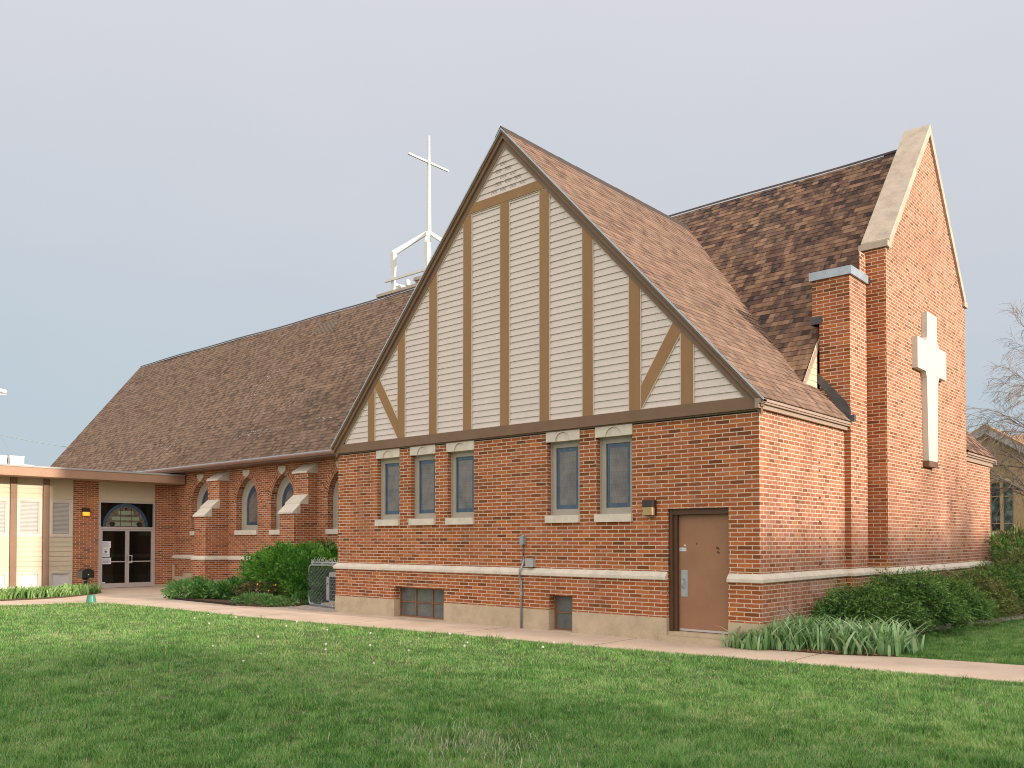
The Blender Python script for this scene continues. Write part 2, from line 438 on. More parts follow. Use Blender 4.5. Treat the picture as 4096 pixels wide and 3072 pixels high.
def fastmesh(name, verts, quads=None, tris=None, mat=None, tint=None, parent=None):
    """numpy arrays straight into a mesh (leaves, blades)"""
    me = bpy.data.meshes.new(name)
    base = BASE.get(parent.name, Vector((0, 0, 0))) if parent else Vector((0, 0, 0))
    verts = np.asarray(verts, dtype=np.float32).reshape(-1, 3) - np.array(base, dtype=np.float32)
    nq = 0 if quads is None else len(quads); ntr = 0 if tris is None else len(tris)
    loops = np.concatenate([a.reshape(-1) for a in (quads, tris) if a is not None]).astype(np.int32)
    tot = np.concatenate([np.full(nq, 4), np.full(ntr, 3)]).astype(np.int32)
    start = np.concatenate([[0], np.cumsum(tot)[:-1]]).astype(np.int32)
    me.vertices.add(len(verts)); me.vertices.foreach_set('co', verts.ravel())
    me.loops.add(len(loops)); me.loops.foreach_set('vertex_index', loops)
    me.polygons.add(len(tot)); me.polygons.foreach_set('loop_start', start); me.polygons.foreach_set('loop_total', tot)
    me.update(calc_edges=True)
    if tint is not None:
        a = me.attributes.new('tint', 'FLOAT', 'POINT'); a.data.foreach_set('value', np.asarray(tint, dtype=np.float32))
    me.materials.append(M[mat])
    o = bpy.data.objects.new(name, me); COL.objects.link(o)
    if parent: o.parent = parent
    BASE[o.name] = base
    return o

# ------------------------------------------------------------------ world, sun, camera
SUN_EL, SUN_AZ = R(15), R(3.0)       # azimuth measured from +X towards +Y
w = bpy.data.worlds.new('World'); SC.world = w; w.use_nodes = True
wt = w.node_tree; bg = wt.nodes['Background']
sky = nd(wt, 'ShaderNodeTexSky', sky_type='NISHITA')
sky.sun_disc = False; sky.sun_elevation = SUN_EL; sky.sun_rotation = R(90) - SUN_AZ
sky.air_density = 1.2; sky.dust_density = 2.5
d = nd(wt, 'ShaderNodeTexCoord').outputs['Generated']
sep = nd(wt, 'ShaderNodeSeparateXYZ', {0: d})
mpv = nd(wt, 'ShaderNodeMapping', {'Vector': d, 'Scale': (1, 1, 2.6)}).outputs[0]
cl = noise(wt, mpv, 1.5, 5, .55)
zz = math_(wt, 'ADD', sep.outputs[2], math_(wt, 'MULTIPLY', math_(wt, 'SUBTRACT', cl, .5), .34))
veil = ramp(wt, zz, [(0.0, (.40, .485, .545)), (.14, (.42, .495, .555)), (.32, (.51, .535, .585)), (.55, (.575, .58, .62)), (1, (.62, .62, .65))])
toward = nd(wt, 'ShaderNodeVectorMath', {0: d, 1: Vector((.62, -.66, .42)).normalized()}, operation='DOT_PRODUCT').outputs['Value']
sky_fill = math_(wt, 'POWER', math_(wt, 'MAXIMUM', math_(wt, 'ADD', math_(wt, 'MULTIPLY', toward, .6), .4), 0.0), 2.0)  # unseen sky behind the camera, brightened to fill the shaded front
veil = mix(wt, 1.0, veil, ramp(wt, sky_fill, [(0, (0, 0, 0)), (1, (1.30, 1.13, .95))]), 'ADD')
sk = nd(wt, 'ShaderNodeVectorMath', {0: sky.outputs[0], 'Scale': .05}, operation='SCALE').outputs[0]
tot = mix(wt, .86, sk, veil)
wt.links.new(tot, bg.inputs['Color']); bg.inputs['Strength'].default_value = 1.0

sl = bpy.data.lights.new('sun', 'SUN'); sl.energy = 4.2; sl.angle = R(1.6); sl.color = (1, .87, .72)
so = bpy.data.objects.new('sun', sl); COL.objects.link(so); so.location = (30, 0, 30)
dv = Vector((-math.cos(SUN_EL) * math.cos(SUN_AZ), -math.cos(SUN_EL) * math.sin(SUN_AZ), -math.sin(SUN_EL)))
so.rotation_euler = dv.to_track_quat('-Z', 'Y').to_euler()

cam = bpy.data.cameras.new('camera'); co = bpy.data.objects.new('camera', cam); COL.objects.link(co)
cam.sensor_width = 36; cam.sensor_fit = 'HORIZONTAL'; cam.lens = 3458.8 / 4096 * 36
cam.shift_y = 555.2 / 4096; cam.clip_end = 2000; cam.clip_start = .1
co.location = (5.902, -12.43, 1.65); co.rotation_euler = (PI / 2 + .02074, 0, .72241)
SC.camera = co
SC.view_settings.view_transform = 'Standard'; SC.view_settings.look = 'None'; SC.view_settings.exposure = 0.42
SC.cycles.pixel_filter_type = 'BLACKMAN_HARRIS'; SC.cycles.filter_width = 1.05

# ------------------------------------------------------------------ church: walls
church = thing('church', (-5.2, 0, 0), 'red brick church with steep brown shingled roofs and a half-timbered front gable', 'church')
WIN = [(-9.05, -8.30), (-7.935, -7.185), (-6.82, -6.065), (-4.185, -3.437), (-3.065, -2.316)]
BW = [(-8.43, -6.885), (-4.12, -3.576)]
DOOR = (-1.625, -.52)
XL = -10.46
holes = [(a, b, 1.98, 3.66) for a, b in WIN] + [(DOOR[0], DOOR[1], .3, 2.175)]
mb = MB(); mb.grid('Y', 0, XL, 0, 1.0, 3.72, holes)
for a, b in WIN: mb.reveal('Y', (a, b, 1.98, 3.66), 0, .3, 'LRTB')
mb.reveal('Y', (DOOR[0], DOOR[1], 1.0, 2.175), 0, .3)
# plinth course, 33 mm proud
ph = [(a, b, .005, .655) for a, b in BW] + [(DOOR[0], DOOR[1], 0, 1.2)]
mb.grid('Y', -.033, XL - .033, .033, .38, 1.02, ph)
for a, b in BW: mb.reveal('Y', (a, b, .38, .655), -.033, .3)
mb.reveal('Y', (DOOR[0], DOOR[1], .38, 1.0), -.033, .3, 'LR')
mb.poly([(XL - .033, -.033, .38), (XL - .033, 3.23, .38), (XL - .033, 3.23, 1.02), (XL - .033, -.033, 1.02)])
mb.poly([(XL, 0, 1.0), (XL, 3.23, 1.0), (XL, 3.23, 3.9), (XL, 0, 3.72)])
mb.build('front_wall', 'brick', church, recalc=False)
mb = MB()
mb.grid('Y', -.04, XL - .04, .04, -.1, .38, ph)
for a, b in BW: mb.reveal('Y', (a, b, .005, .38), -.04, .3, 'LRB')
mb.reveal('Y', (DOOR[0], DOOR[1], -.1, .38), -.04, .3, 'LR')
mb.poly([(.04, -.04, -.1), (.04, 3.5, -.1), (.04, 3.5, .38), (.04, -.04, .38)])
mb.poly([(XL - .04, -.04, -.1), (XL - .04, 3.23, -.1), (XL - .04, 3.23, .38), (XL - .04, -.04, .38)])
mb.build('foundation', 'foundation', church, recalc=False)
# street-side walls
YG = 7.45; XE = .393; Y0, Y1 = 4.645, 10.30; YW = 12.98; XW = .30
gz = lambda y, top, k: top - k * abs(y - YG)
mb = MB()
mb.grid('X', 0, 0, 3.5, 1.0, 3.72)
mb.grid('X', .033, -.033, 3.53, .38, 1.02)
mb.poly([(0, 3.5, -.1), (.117, 3.5, -.1), (.117, 3.5, 1.1), (0, 3.5, 1.1)])
mb.poly([(.02, 4.3, -.1), (.02, Y0, -.1), (.02, Y0, 7.2), (.02, 4.3, 7.2)])
mb.build('side_wall', 'brick_sunlit', church, recalc=False)
mb = MB()
shl, apx = 7.27, 10.44
mb.poly([(XE, Y0, 1.0), (XE, Y1, 1.0), (XE, Y1, shl), (XE, YG, apx), (XE, Y0, shl)])
mb.poly([(-.09, Y0, 1.0), (-.09, Y1, 1.0), (-.09, Y1, shl), (-.09, YG, apx), (-.09, Y0, shl)])
mb.poly([(-.09, Y1, 1.0), (XE, Y1, 1.0), (XE, Y1, shl), (-.09, Y1, shl)])
mb.grid('X', XE + .033, Y0 - .033, Y1 + .033, -.1, 1.02)
mb.grid('X', XW, Y1, YW, 1.0, 3.75); mb.grid('X', XW + .033, Y1, YW + .033, -.1, 1.02)
mb.poly([(XW, YW, 0), (-6, YW, 0), (-6, YW, 8), (-4.8, YW, 9), (XW, YW, 3.75)])
mb.build('gable_wall', 'brick_sunlit', church, recalc=False)
mb = MB()
mb.poly([(-.09, Y0, 1.0), (XE, Y0, 1.0), (XE, Y0, shl), (-.09, Y0, shl)])
mb.poly([(0, Y0 - .033, -.1), (XE + .033, Y0 - .033, -.1), (XE + .033, Y0 - .033, 1.02), (0, Y0 - .033, 1.02)])
mb.build('gable_return', 'brick', church, recalc=False)

M['walltar'] = plain('old_fixing_marks', (.07, .05, .045), .9, .3, 20)
rm = random.Random(8)
for zc_ in (3.0, 2.86, 2.4, 1.98, 1.70, 1.55, 1.24):
    MB().prism([(2.33 + rm.uniform(.6, 1.2) * .05 * math.cos(t), zc_ + rm.uniform(.4, 1.2) * .022 * math.sin(t)) for t in np.linspace(0, 2 * PI, 10)[:-1]], 'X', .0005, .004).build('fixing_mark', 'walltar', church)
# belt course
prof = [(.0, 1.0), (.068, 1.0), (.078, 1.012), (.078, 1.058), (.066, 1.075), (.004, 1.137), (0, 1.137)]
mb = MB()
mb.sweep([(XL, 1.2), (XL, 0), (DOOR[0], 0)], prof)
mb.sweep([(DOOR[1], 0), (0, 0), (0, 3.504), (.117, 3.504), (.117, 4.4), (.02, 4.4), (.02, Y0), (XE, Y0), (XE, Y1), (XW, Y1), (XW, YW), (-1.5, YW)], prof)
mb.build('belt_course', 'stone', church)

# chimney
mb = MB()
CX, CF, CB = .117, 3.504, 4.36
mb.grid('Y', CF, -.45, CX, 1.0, 5.72); mb.grid('Y', CF, -.585, CX, 5.72, 6.6); mb.grid('X', -.585, CF, CB, 5.72, 6.6); mb.grid('X', -.45, CF, CB, 1.0, 5.72)
mb.poly([(-.585, CF, 5.72), (-.45, CF, 5.72), (-.45, CB, 5.72), (-.585, CB, 5.72)]); mb.grid('Y', CB, -.585, CX, 1.0, 6.6); mb.grid('Y', CF - .033, -.4, CX + .033, -.1, 1.02)
chim = mb.build('chimney', 'brick', church, recalc=False)
mb = MB(); mb.grid('X', CX, CF, CB, 1.0, 6.6); mb.grid('X', CX + .033, CF - .033, CB, -.1, 1.02); mb.build('side_face', 'brick_sunlit', chim, recalc=False)
MB().box(-.625, CX + .045, CF - .045, CB + .0, 6.545, 6.70).build('cap', 'zinc', chim)
mb = MB(); mb.box(-.62, -.40, CF - .02, CF + .2, 5.72, 5.86); mb.box(-.62, -.585, CF + .1, CF + .5, 5.80, 6.0)
mb.build('flashing', 'lead', chim)
# gable coping
mb = MB()
kc = 1.172
def chevron(top, dz, yl, yr):
    t = lambda y: top - kc * abs(y - YG)
    return [(yl, t(yl)), (YG, top), (yr, t(yr)), (yr, t(yr) - dz), (YG, top - dz), (yl, t(yl) - dz)]
mb.prism(chevron(10.665, .235, 4.72, 10.18), 'X', -.10, XE + .05)
mb.box(-.105, XE + .053, 4.595, 4.83, 7.285, 7.40); mb.box(-.105, XE + .053, 10.07, 10.36, 7.24, 7.37)
mb.build('gable_coping', 'coping', church)
# cornice flashing stub on the pier
MB().box(-.12, .10, Y0 - .02, Y0 + .1, 6.62, 6.72).build('flashing', 'lead', church)

# ------------------------------------------------------------------ roofs
def shingled(mb, O, u, S, e, L, rng, lift=.011):
    O, u, S = Vector(O), Vector(u), Vector(S).normalized(); n = u.cross(S).normalized()
    if n.z < 0: n = -n
    i = 0; s0 = 0.0
    while s0 < L - 1e-4:
        s1 = min(s0 + e, L)
        a0, b0 = rng(s0); a1, b1 = rng(s1)
        # split along the course so the butts wander a little
        k = max(1, int(abs(b0 - a0) / 1.6))
        jit = [random.uniform(-.003, .003) for _ in range(k + 1)]
        for q in range(k):
            f, g = q / k, (q + 1) / k
            P = lambda t, a, b, s, l: O + u * (a + (b - a) * t) + S * s + n * l
            A = P(f, a0, b0, s0 + jit[q], lift + jit[q]); B = P(g, a0, b0, s0 + jit[q + 1], lift + jit[q + 1])
            Cc = P(g, a1, b1, s1, .003); D = P(f, a1, b1, s1, .003)
            ua, ub = a0 + (b0 - a0) * f, a0 + (b0 - a0) * g; uc, ud = a1 + (b1 - a1) * g, a1 + (b1 - a1) * f
            mb.poly([A, B, Cc, D], [(ua, s0 + .002), (ub, s0 + .002), (uc, s1 - .0005), (ud, s1 - .0005)])
            A2 = P(f, a0, b0, s0 + jit[q], -.004); B2 = P(g, a0, b0, s0 + jit[q + 1], -.004)
            mb.poly([A2, B2, B, A], [(ua, s0 + .002), (ub, s0 + .002), (ub, s0 + .004), (ua, s0 + .004)])
        s0 = s1; i += 1
KT, RT, XC = 1.088, 9.63, -5.2        # transept pitch, ridge height, ridge line
KN, RN, YE = 1.25, 10.28, 2.62        # nave pitch, ridge height, eave
qt = math.hypot(1, KT); qn = math.hypot(1, KN)
valley = lambda x: (RT - KT * abs(x - XC) - RN + KN * YG) / KN
HW = 5.335
mb = MB()
Lt = HW * qt
def rr(s):
    x = XC + HW - s / qt
    return (-.15, 3.52) if x > -.5 else (-.15, valley(x) + .02)
shingled(mb, (XC + HW, 0, RT - KT * HW), (0, 1, 0), (-1, 0, KT), .145, Lt, rr)
def rl(s):
    x = XC - HW + s / qt
    return (-.15, max(valley(x), 2.62) + .02)
shingled(mb, (XC - HW, 0, RT - KT * HW), (0, 1, 0), (1, 0, KT), .145, Lt, rl)
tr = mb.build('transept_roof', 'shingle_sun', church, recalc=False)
mb = MB()
yv = valley(XC)
for i in range(int((yv + .2) / .15)):
    y = -.17 + i * .15; zj = random.uniform(0, .008)
    mb.prism([(XC - .15, RT - .15 * KT + .012), (XC, RT + .034 + zj), (XC + .15, RT - .15 * KT + .012), (XC + .15, RT - .15 * KT + .002), (XC, RT + .018 + zj), (XC - .15, RT - .15 * KT + .002)], 'Y', y, y + .17)
mb.build('ridge_cap', 'cap', tr)
def rake(d0, d1, cutL, cutR):
    """chevron board between perpendicular depths d0..d1 below the roof surface"""
    t = lambda x, dd: RT - dd * qt - KT * abs(x - XC)
    return [(cutL, t(cutL, d0)), (XC, t(XC, d0)), (cutR, t(cutR, d0)), (cutR, t(cutR, d1)), (XC, t(XC, d1)), (cutL, t(cutL, d1))]
MB().prism(rake(-.004, .022, XC - HW - .01, XC + HW + .01), 'Y', -.165, -.151).build('drip_edge', 'drip', tr)
mb = MB()
mb.prism(rake(.022, .055, XC - HW + .01, XC + HW - .01), 'Y', -.150, 0)
mb.prism(rake(.055, .125, XC - HW + .05, XC + HW - .05), 'Y', -.115, 0)
mb.prism(rake(.125, .226, XC - HW + .07, XC + HW - .07), 'Y', -.065, 0)
mb.build('bargeboard', 'rake', church)
MB().prism(rake(.226, .237, XC - HW + .4, XC + HW - .4), 'Y', -.052, 0).build('gable_trim', 'trim_light', church)
# eave mouldings, street side
mb = MB()
ze = RT - KT * HW
for x0, x1, z0, z1 in ((0, .125, ze - .055, ze - .012), (0, .105, ze - .085, ze - .057), (0, .062, 3.672, ze - .087)): mb.box(x0, x1, -.149, 3.499, z0, z1)
mb.build('eave_cornice', 'eave', church)
mb = MB(); mb.prism([(-.52, 4.66), (-.52, 4.84), (.05, 4.20), (.125, 4.05), (.125, 3.86), (.05, 3.9)], 'Y', CF - .02, CF - .002)
mb.box(.117, .2, CF - .05, CF + .04, 3.83, 3.95)
mb.build('step_flashing', 'lead', church)
# opposite transept, low east slope beyond the gable
mb = MB()
shingled(mb, (XW + .14, 0, 3.80), (0, 1, 0), (-1, 0, KT), .145, 5.4 * qt, lambda s: (Y1 + .01, YW + .15))
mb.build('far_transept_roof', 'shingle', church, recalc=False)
mb = MB()
for x0, x1, z0, z1 in ((XW, XW + .125, 3.735, 3.78), (XW, XW + .09, 3.69, 3.733), (XW, XW + .05, 3.59, 3.688)): mb.box(x0, x1, Y1 + .001, YW + .13, z0, z1)
mb.prism([(XW + .13, 3.78), (XW + .13, 3.64), (-5, 9.2), (-5, 9.4)], 'Y', YW + .08, YW + .14)
mb.build('far_cornice', 'eave', church)
# nave
mb = MB()
XN = -36.15
Ln = (YG - YE) * qn
def rn(s):
    y = YE + s / qn
    return (-5.21, -.52 if y < 4.4 else -.098)
shingled(mb, (0, YE, RN - KN * (YG - YE)), (1, 0, 0), (0, 1, KN), .145, Ln, rn)
mb.build('chancel_roof', 'shingle', church, recalc=False); mb = MB()
shingled(mb, (0, YE, RN - KN * (YG - YE)), (1, 0, 0), (0, 1, KN), .145, Ln, lambda s: (XN, -5.2))
shingled(mb, (0, 2 * YG - YE, RN - KN * (YG - YE)), (1, 0, 0), (0, -1, KN), .29, Ln, lambda s: (XN, -.098))
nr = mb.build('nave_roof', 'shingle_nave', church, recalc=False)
mb = MB(); x = XN
sag = lambda x: .035 * math.sin(x * .35) + .02 * math.sin(x * 1.1)
while x < -.12:
    x1 = min(x + .8, -.1)
    a, b = RN + sag(x) * .6, RN + sag(x1) * .6
    for s in (-1, 1):
        mb.poly([(x, YG, a + .045), (x1, YG, b + .045), (x1, YG + s * .06, b - .03), (x, YG + s * .06, a - .03)])
    x = x1
mb.build('ridge_cap', 'cap', nr, recalc=False)
rs_ = random.Random(5)
mb = MB()
for k in range(44):
    xa, xb = XN + k * .81, XN + (k + 1) * .81; a, b = RN + sag(xa) * .6, RN + sag(xb) * .6
    j = rs_.uniform(-.008, .012); mb.poly([(xa, YG - .061, a - .032), (xb, YG - .061, b - .032), (xb, YG - .076 - j, b - .058 - j), (xa, YG - .076 - j, a - .058 - j)])
mb.build('ridge_flashing', 'drip', nr, recalc=False)
M['scuff'] = plain('lichen_scuffs', (.42, .38, .36), .95, .2, 20)
mb = MB(); rs = random.Random(12); S_ = Vector((0, 1, KN)).normalized(); n_ = Vector((0, -KN, 1)).normalized()
for (xa, xb, ya, yb, cnt) in ((-20.3, -17.8, 3.32, 3.46, 55), (-22.0, -20.9, 4.7, 6.3, 45), (-19.2, -17.9, 3.9, 4.5, 30), (-27.5, -24.5, 3.1, 3.7, 40), (-17.5, -14.5, 3.5, 3.56, 16)):
    for _ in range(cnt):
        x, y = rs.uniform(xa, xb), rs.uniform(ya, yb); l, h = rs.uniform(.02, .14), rs.uniform(.008, .03)
        P = Vector((x, y, RN - KN * (YG - y))) + n_ * .016
        mb.poly([P, P + Vector((l, 0, 0)) + S_ * rs.uniform(-.01, .01), P + Vector((l * .8, 0, 0)) + S_ * h, P + Vector((l * .1, 0, 0)) + S_ * h * rs.uniform(.5, 1.2)])
mb.build('lichen_scuffs', 'scuff', nr, recalc=False, kind='stuff')
mb = MB(); mb.box(XN, -10.15, YE - .012, YE - .002, RN - KN * (YG - YE) - .02, RN - KN * (YG - YE) + .012)
mb.build('drip_edge', 'drip', nr)
zn = RN - KN * (YG - YE)
mb = MB(); mb.prism([(YE - .01, zn - .03), (YE - .075, zn - .03), (YE - .095, zn - .07), (YE - .08, zn - .13), (YE - .01, zn - .13)], 'X', XN + .05, -10.2)
mb.build('gutter', 'gutter', church)
mb = MB(); mb.box(XN + .1, -10.2, YE, 3.24, zn - .17, zn - .14); mb.box(XN + .1, -10.2, YE - .009, YE + .03, zn - .16, zn - .025)
mb.build('nave_soffit', 'gutter', church)
# weathered patches and vents on the nave slope
def on_nave(x0, x1, y0, y1, mat, name, lift=.02, label=None):
    m_ = MB(); S = Vector((0, 1, KN)).normalized(); n = Vector((0, -KN, 1)).normalized()
    rows = max(2, int((y1 - y0) * qn / .073))
    for k in range(rows):
        ya = y0 + (y1 - y0) * k / rows; yb = ya + (y1 - y0) / rows * .62
        j = random.uniform(-.03, .03)
        P = lambda x, y, l: Vector((x + j, y, RN - KN * (YG - y))) + n * l
        m_.poly([P(x0, ya, lift), P(x1, ya, lift), P(x1, yb, lift * .8), P(x0, yb, lift * .8)])
        m_.poly([P(x0, ya, .0), P(x1, ya, .0), P(x1, ya, lift), P(x0, ya, lift)])
    o = m_.build(name, mat, nr, recalc=False)
    return o
M['ventgrey'] = plain('vent_grey', (.20, .155, .125), .9, .15, 8)
on_nave(-20.75, -19.55, 6.65, 7.05, 'ventgrey', 'roof_vent')
# end gable of the nave, far left, and the nave's back wall
mb = MB(); mb.poly([(-36, 3.23, 0), (-36, 11.67, 0), (-36, 11.67, 4.9), (-36, YG, 10.1), (-36, 3.23, 4.9)])
mb.poly([(-36, 11.67, 0), (-6, 11.67, 0), (-6, 11.67, 5), (-36, 11.67, 5)])
mb.build('end_wall', 'brick', church, recalc=False)
mb = MB(); mb.poly([(-.5, 2.8, 4.45), (-.5, 3.52, 4.45), (-.5, 3.52, 5.42), (-.5, 3.47, 5.35)])
for k in range(7):
    z = 4.50 + k * .123
    mb.box(-.5, -.492, max(2.85, 3.47 - (5.33 - z - .11) / 1.25), 3.50, z, z + .112)
mb.build('side_siding', 'cream', church)
mb = MB(); kn = lambda y: RN - KN * (YG - y)
mb.prism([(2.62, kn(2.62) - .02), (3.9, kn(3.9) - .02), (3.9, kn(3.9) - .15), (2.62, kn(2.62) - .15)], 'X', -.52, -.482)
mb.build('side_verge', 'eave', church)

# ------------------------------------------------------------------ half-timbered gable
mb = MB(); e = .1228
z = 3.86
it = lambda zz, dd=.20: (RT - dd * qt - zz) / KT      # half width under the rake board
while z < 9.33:
    z1 = z + e; w0, w1 = it(z), max(0.0, it(z1))
    mb.poly([(XC - w0, -.032, z), (XC + w0, -.032, z), (XC + w1, -.012, z1), (XC - w1, -.012, z1)])
    mb.poly([(XC - w0, -.008, z), (XC + w0, -.008, z), (XC + w0, -.032, z), (XC - w0, -.032, z)])
    z = z1
mb.poly([(XC - 5.3, 0, 3.7), (XC + 5.3, 0, 3.7), (XC, 0, 9.5)])
mb.build('gable_siding', 'siding', church, recalc=False)
PX = [-9.20, -8.198, -7.205, -6.205, -5.20, -4.21, -3.215, -2.225, -1.22]
zt = lambda x: RT - .21 * qt - KT * abs(x - XC)
tm = MB()
for c in PX:
    a, b = c - .109, c + .109
    if abs(c - XC) < 1.2: top = [(a, min(8.22, zt(a))), (b, min(8.22, zt(b)))]
    else: top = [(a, zt(a)), (b, zt(b))]
    MB().prism([(a, 3.86), (b, 3.86), top[1], top[0]], 'Y', -.058, -.02).build('timber_post', 'timber', church)
    for x0, x1 in ((a - .016, a - .001), (b + .001, b + .016)):
        h = min(zt(x0), zt(x1)) - .01
        if abs(c - XC) < 1.2: h = min(h, 8.2)
        tm.box(x0, x1, -.05, -.02, 3.875, h)
MB().prism([(XC - it(8.21, .21), 8.215), (XC + it(8.21, .21), 8.215), (XC + it(8.40, .21), 8.40), (XC - it(8.40, .21), 8.40)], 'Y', -.060, -.02).build('collar_beam', 'timber', church)
for sgn in (-1, 1):
    m_ = lambda x: XC + sgn * (x - XC) * -1 if sgn > 0 else x
    pts = [(-8.93, 5.24), (-9.085, 5.07), (-8.312, 3.885), (-8.312, 4.27)]
    if sgn > 0: pts = [(2 * XC - x - .01, z) for x, z in pts]
    MB().prism(pts, 'Y', -.056, -.02).build('timber_brace', 'timber', church)
    for p, q in ((pts[0], pts[3]), (pts[1], pts[2])):
        dx, dz = q[0] - p[0], q[1] - p[1]; l = math.hypot(dx, dz); nx, nz = -dz / l * .015, dx / l * .015
        if p is pts[0] and (nx * (1 if sgn < 0 else -1)) < 0: nx, nz = -nx, -nz
        if p is pts[1] and (nx * (1 if sgn < 0 else -1)) > 0: nx, nz = -nx, -nz
        tm.prism([p, q, (q[0] + nx, q[1] + nz), (p[0] + nx, p[1] + nz)], 'Y', -.049, -.021)
tm.box(XC - 4.9, XC + 4.9, -.047, -.022, 3.868, 3.884); tm.box(XC - 1.15, XC + 1.15, -.047, -.022, 8.198, 8.214)
tm.build('siding_trim', 'trim_light', church)
mb = MB(); mb.box(XL - .04, .062, -.068, 0, 3.675, 3.868)
mb.box(XL - .04, .05, -.03, 0, 3.65, 3.674)
mb.build('timber_beam', 'rake', church)
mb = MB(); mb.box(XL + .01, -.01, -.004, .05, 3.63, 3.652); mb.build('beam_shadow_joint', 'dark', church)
# slotted vent in the peak
M['ventgrey2'] = plain('vent_slots', (.11, .095, .08), .9)
mb = MB()
zrow = [8.445, 8.57, 8.69, 8.815, 8.94, 9.06]
for r_, zb in enumerate(zrow):
    hw = it(zb + .1, .27)
    for k, cx in enumerate((-.5, -.25, 0, .25, .5)):
        x = XC + cx + .125 * (r_ % 2) - .06
        if abs(x - XC) + .1 > hw: continue
        for q in range(3):
            zz_ = zb + .025 + q * .028
            yy = -.032 + (zz_ - (3.86 + e * math.floor((zz_ - 3.86) / e))) / e * .02
            mb.box(x - .08, x + .08, yy - .002, yy + .01, zz_, zz_ + .0055)
mb.build('gable_vent', 'ventgrey2', church)

# ------------------------------------------------------------------ windows of the front wall
def glass_panel(name, outer, inner, ax, a, parent, mat='stained'):
    """flat leaded panel: an outer border strip (attribute edge=1) and the inner field"""
    m_ = MB(); P = lambda p: (p[0], a, p[1]) if ax == 'Y' else (a, p[0], p[1])
    n = len(outer); nb = 0
    for k in range(n):
        j = (k + 1) % n
        m_.poly([P(outer[k]), P(outer[j]), P(inner[j]), P(inner[k])]); nb += 1
    loops = [[Vector((p[0], p[1], 0)) for p in inner]]
    for t in tessellate_polygon(loops): m_.poly([P(inner[k]) for k in t])
    o = m_.build(name, mat, parent, recalc=False)
    at = o.data.attributes.new('edge', 'FLOAT', 'FACE')
    at.data.foreach_set('value', [1.0 if k < nb else 0.0 for k in range(len(o.data.polygons))])
    return o
rect = lambda a, b, c, d_: [(a, c), (b, c), (b, d_), (a, d_)]
for k, (a, b) in enumerate(WIN):
    fr = MB(); fr.ring(a + .003, b - .003, 2.115, 3.478, .03, 'Y', .105, .16); fr.ring(a + .033, b - .033, 2.145, 3.448, .085, 'Y', .12, .19)
    wn = fr.build('window', 'frame', church)
    glass_panel('glass', rect(a + .118, b - .118, 2.23, 3.363), rect(a + .19, b - .19, 2.31, 3.285), 'Y', .15, wn)
    MB().box(a - .015, b + .015, -.055, .11, 1.977, 2.112).build('sill', 'stone', wn)
    lt = MB()
    cx = (a + b) / 2; rr_ = .17
    arc = [(cx + rr_ * math.cos(t), 3.475 + rr_ * .92 * math.sin(t)) for t in np.linspace(PI, 0, 17)]
    lt.holed(rect(a - .012, b + .012, 3.47, 3.674), [], 'Y', .02)
    out = [(a - .012, 3.47)] + [(arc[0][0], 3.47)] + arc[1:-1] + [(arc[-1][0], 3.47), (b + .012, 3.47), (b + .012, 3.674), (a - .012, 3.674)]
    lt.prism(out, 'Y', -.022, .2)
    ln = lt.build('lintel', 'stone', wn)
    MB().prism([(arc[0][0] + .002, 3.471)] + [(x, z - .002) for x, z in arc[1:-1]] + [(arc[-1][0] - .002, 3.471)], 'Y', .003, .15).build('lunette', 'stone', wn)
# basement windows
for (a, b), nc in zip(BW, (3, 1)):
    fr = MB(); fr.ring(a, b, .01, .65, .028, 'Y', .13, .17)
    for k in range(1, nc):
        x = a + (b - a) * k / nc; fr.box(x - .014, x + .014, .132, .168, .04, .62)
    fr.box(a + .03, b - .03, .135, .165, .325, .345)
    wn = fr.build('basement_window', 'rust', church)
    m_ = MB(); m_.grid('Y', .155, a + .01, b - .01, .02, .64); m_.build('glass', 'bglass', wn, recalc=False)
    MB().box(a - .02, b + .02, -.07, .12, -.03, .012).build('sill', 'foundation', wn)

# the side door in the front wall
dr = MB().box(-1.495, -.545, .15, .19, .165, 2.075).build('door', 'door', church)
mb = MB(); mb.box(DOOR[0] + .001, -1.56, .045, .2, .15, 2.174); mb.box(-1.56, -1.497, .09, .2, .15, 2.174); mb.box(-1.56, DOOR[1], .05, .2, 2.08, 2.174)
mb.box(-.54, DOOR[1], .1, .2, .15, 2.08)
mb.build('door_frame', 'jamb', church)
MB().box(-1.485, -.55, .138, .15, .172, .205).build('kick_strip', 'alu', dr)
MB().box(-1.62, -.525, -.0, .21, .097, .16).build('threshold', 'foundation', church)
MB().box(-1.455, -1.335, .144, .15, .73, 1.17).build('push_plate', 'steel', dr)
hd = MB(); hd.tube([(-1.41, .143, 1.025), (-1.41, .105, 1.02), (-1.41, .10, .95), (-1.41, .105, .88), (-1.41, .143, .875)], .011, 8)
hd.build('handle', 'steel', dr, smooth=True)
st = MB().box(-1.485, -1.36, .1475, .15, 1.478, 1.535).build('sticker', 'paper', dr)
mb = MB()
for x, z, w_, h_ in ((-1.468, 1.50, .008, .02), (-1.455, 1.50, .02, .006), (-1.455, 1.512, .008, .01), (-1.43, 1.50, .006, .017), (-1.42, 1.513, .012, .005), (-1.408, 1.50, .005, .016),
                     (-1.398, 1.50, .004, .016), (-1.394, 1.513, .01, .004), (-1.394, 1.50, .01, .004), (-1.381, 1.503, .012, .014)):
    mb.box(x, x + w_, .1465, .149, z, z + h_)
mb.build('sticker_lettering', 'blue', dr)
MB().box(-1.405, -1.37, .147, .15, 1.56, 1.585).build('sticker', 'paper', dr)
M['doorstain'] = plain('door_wear', (.13, .055, .03), .7, .3, 30)
mb = MB()
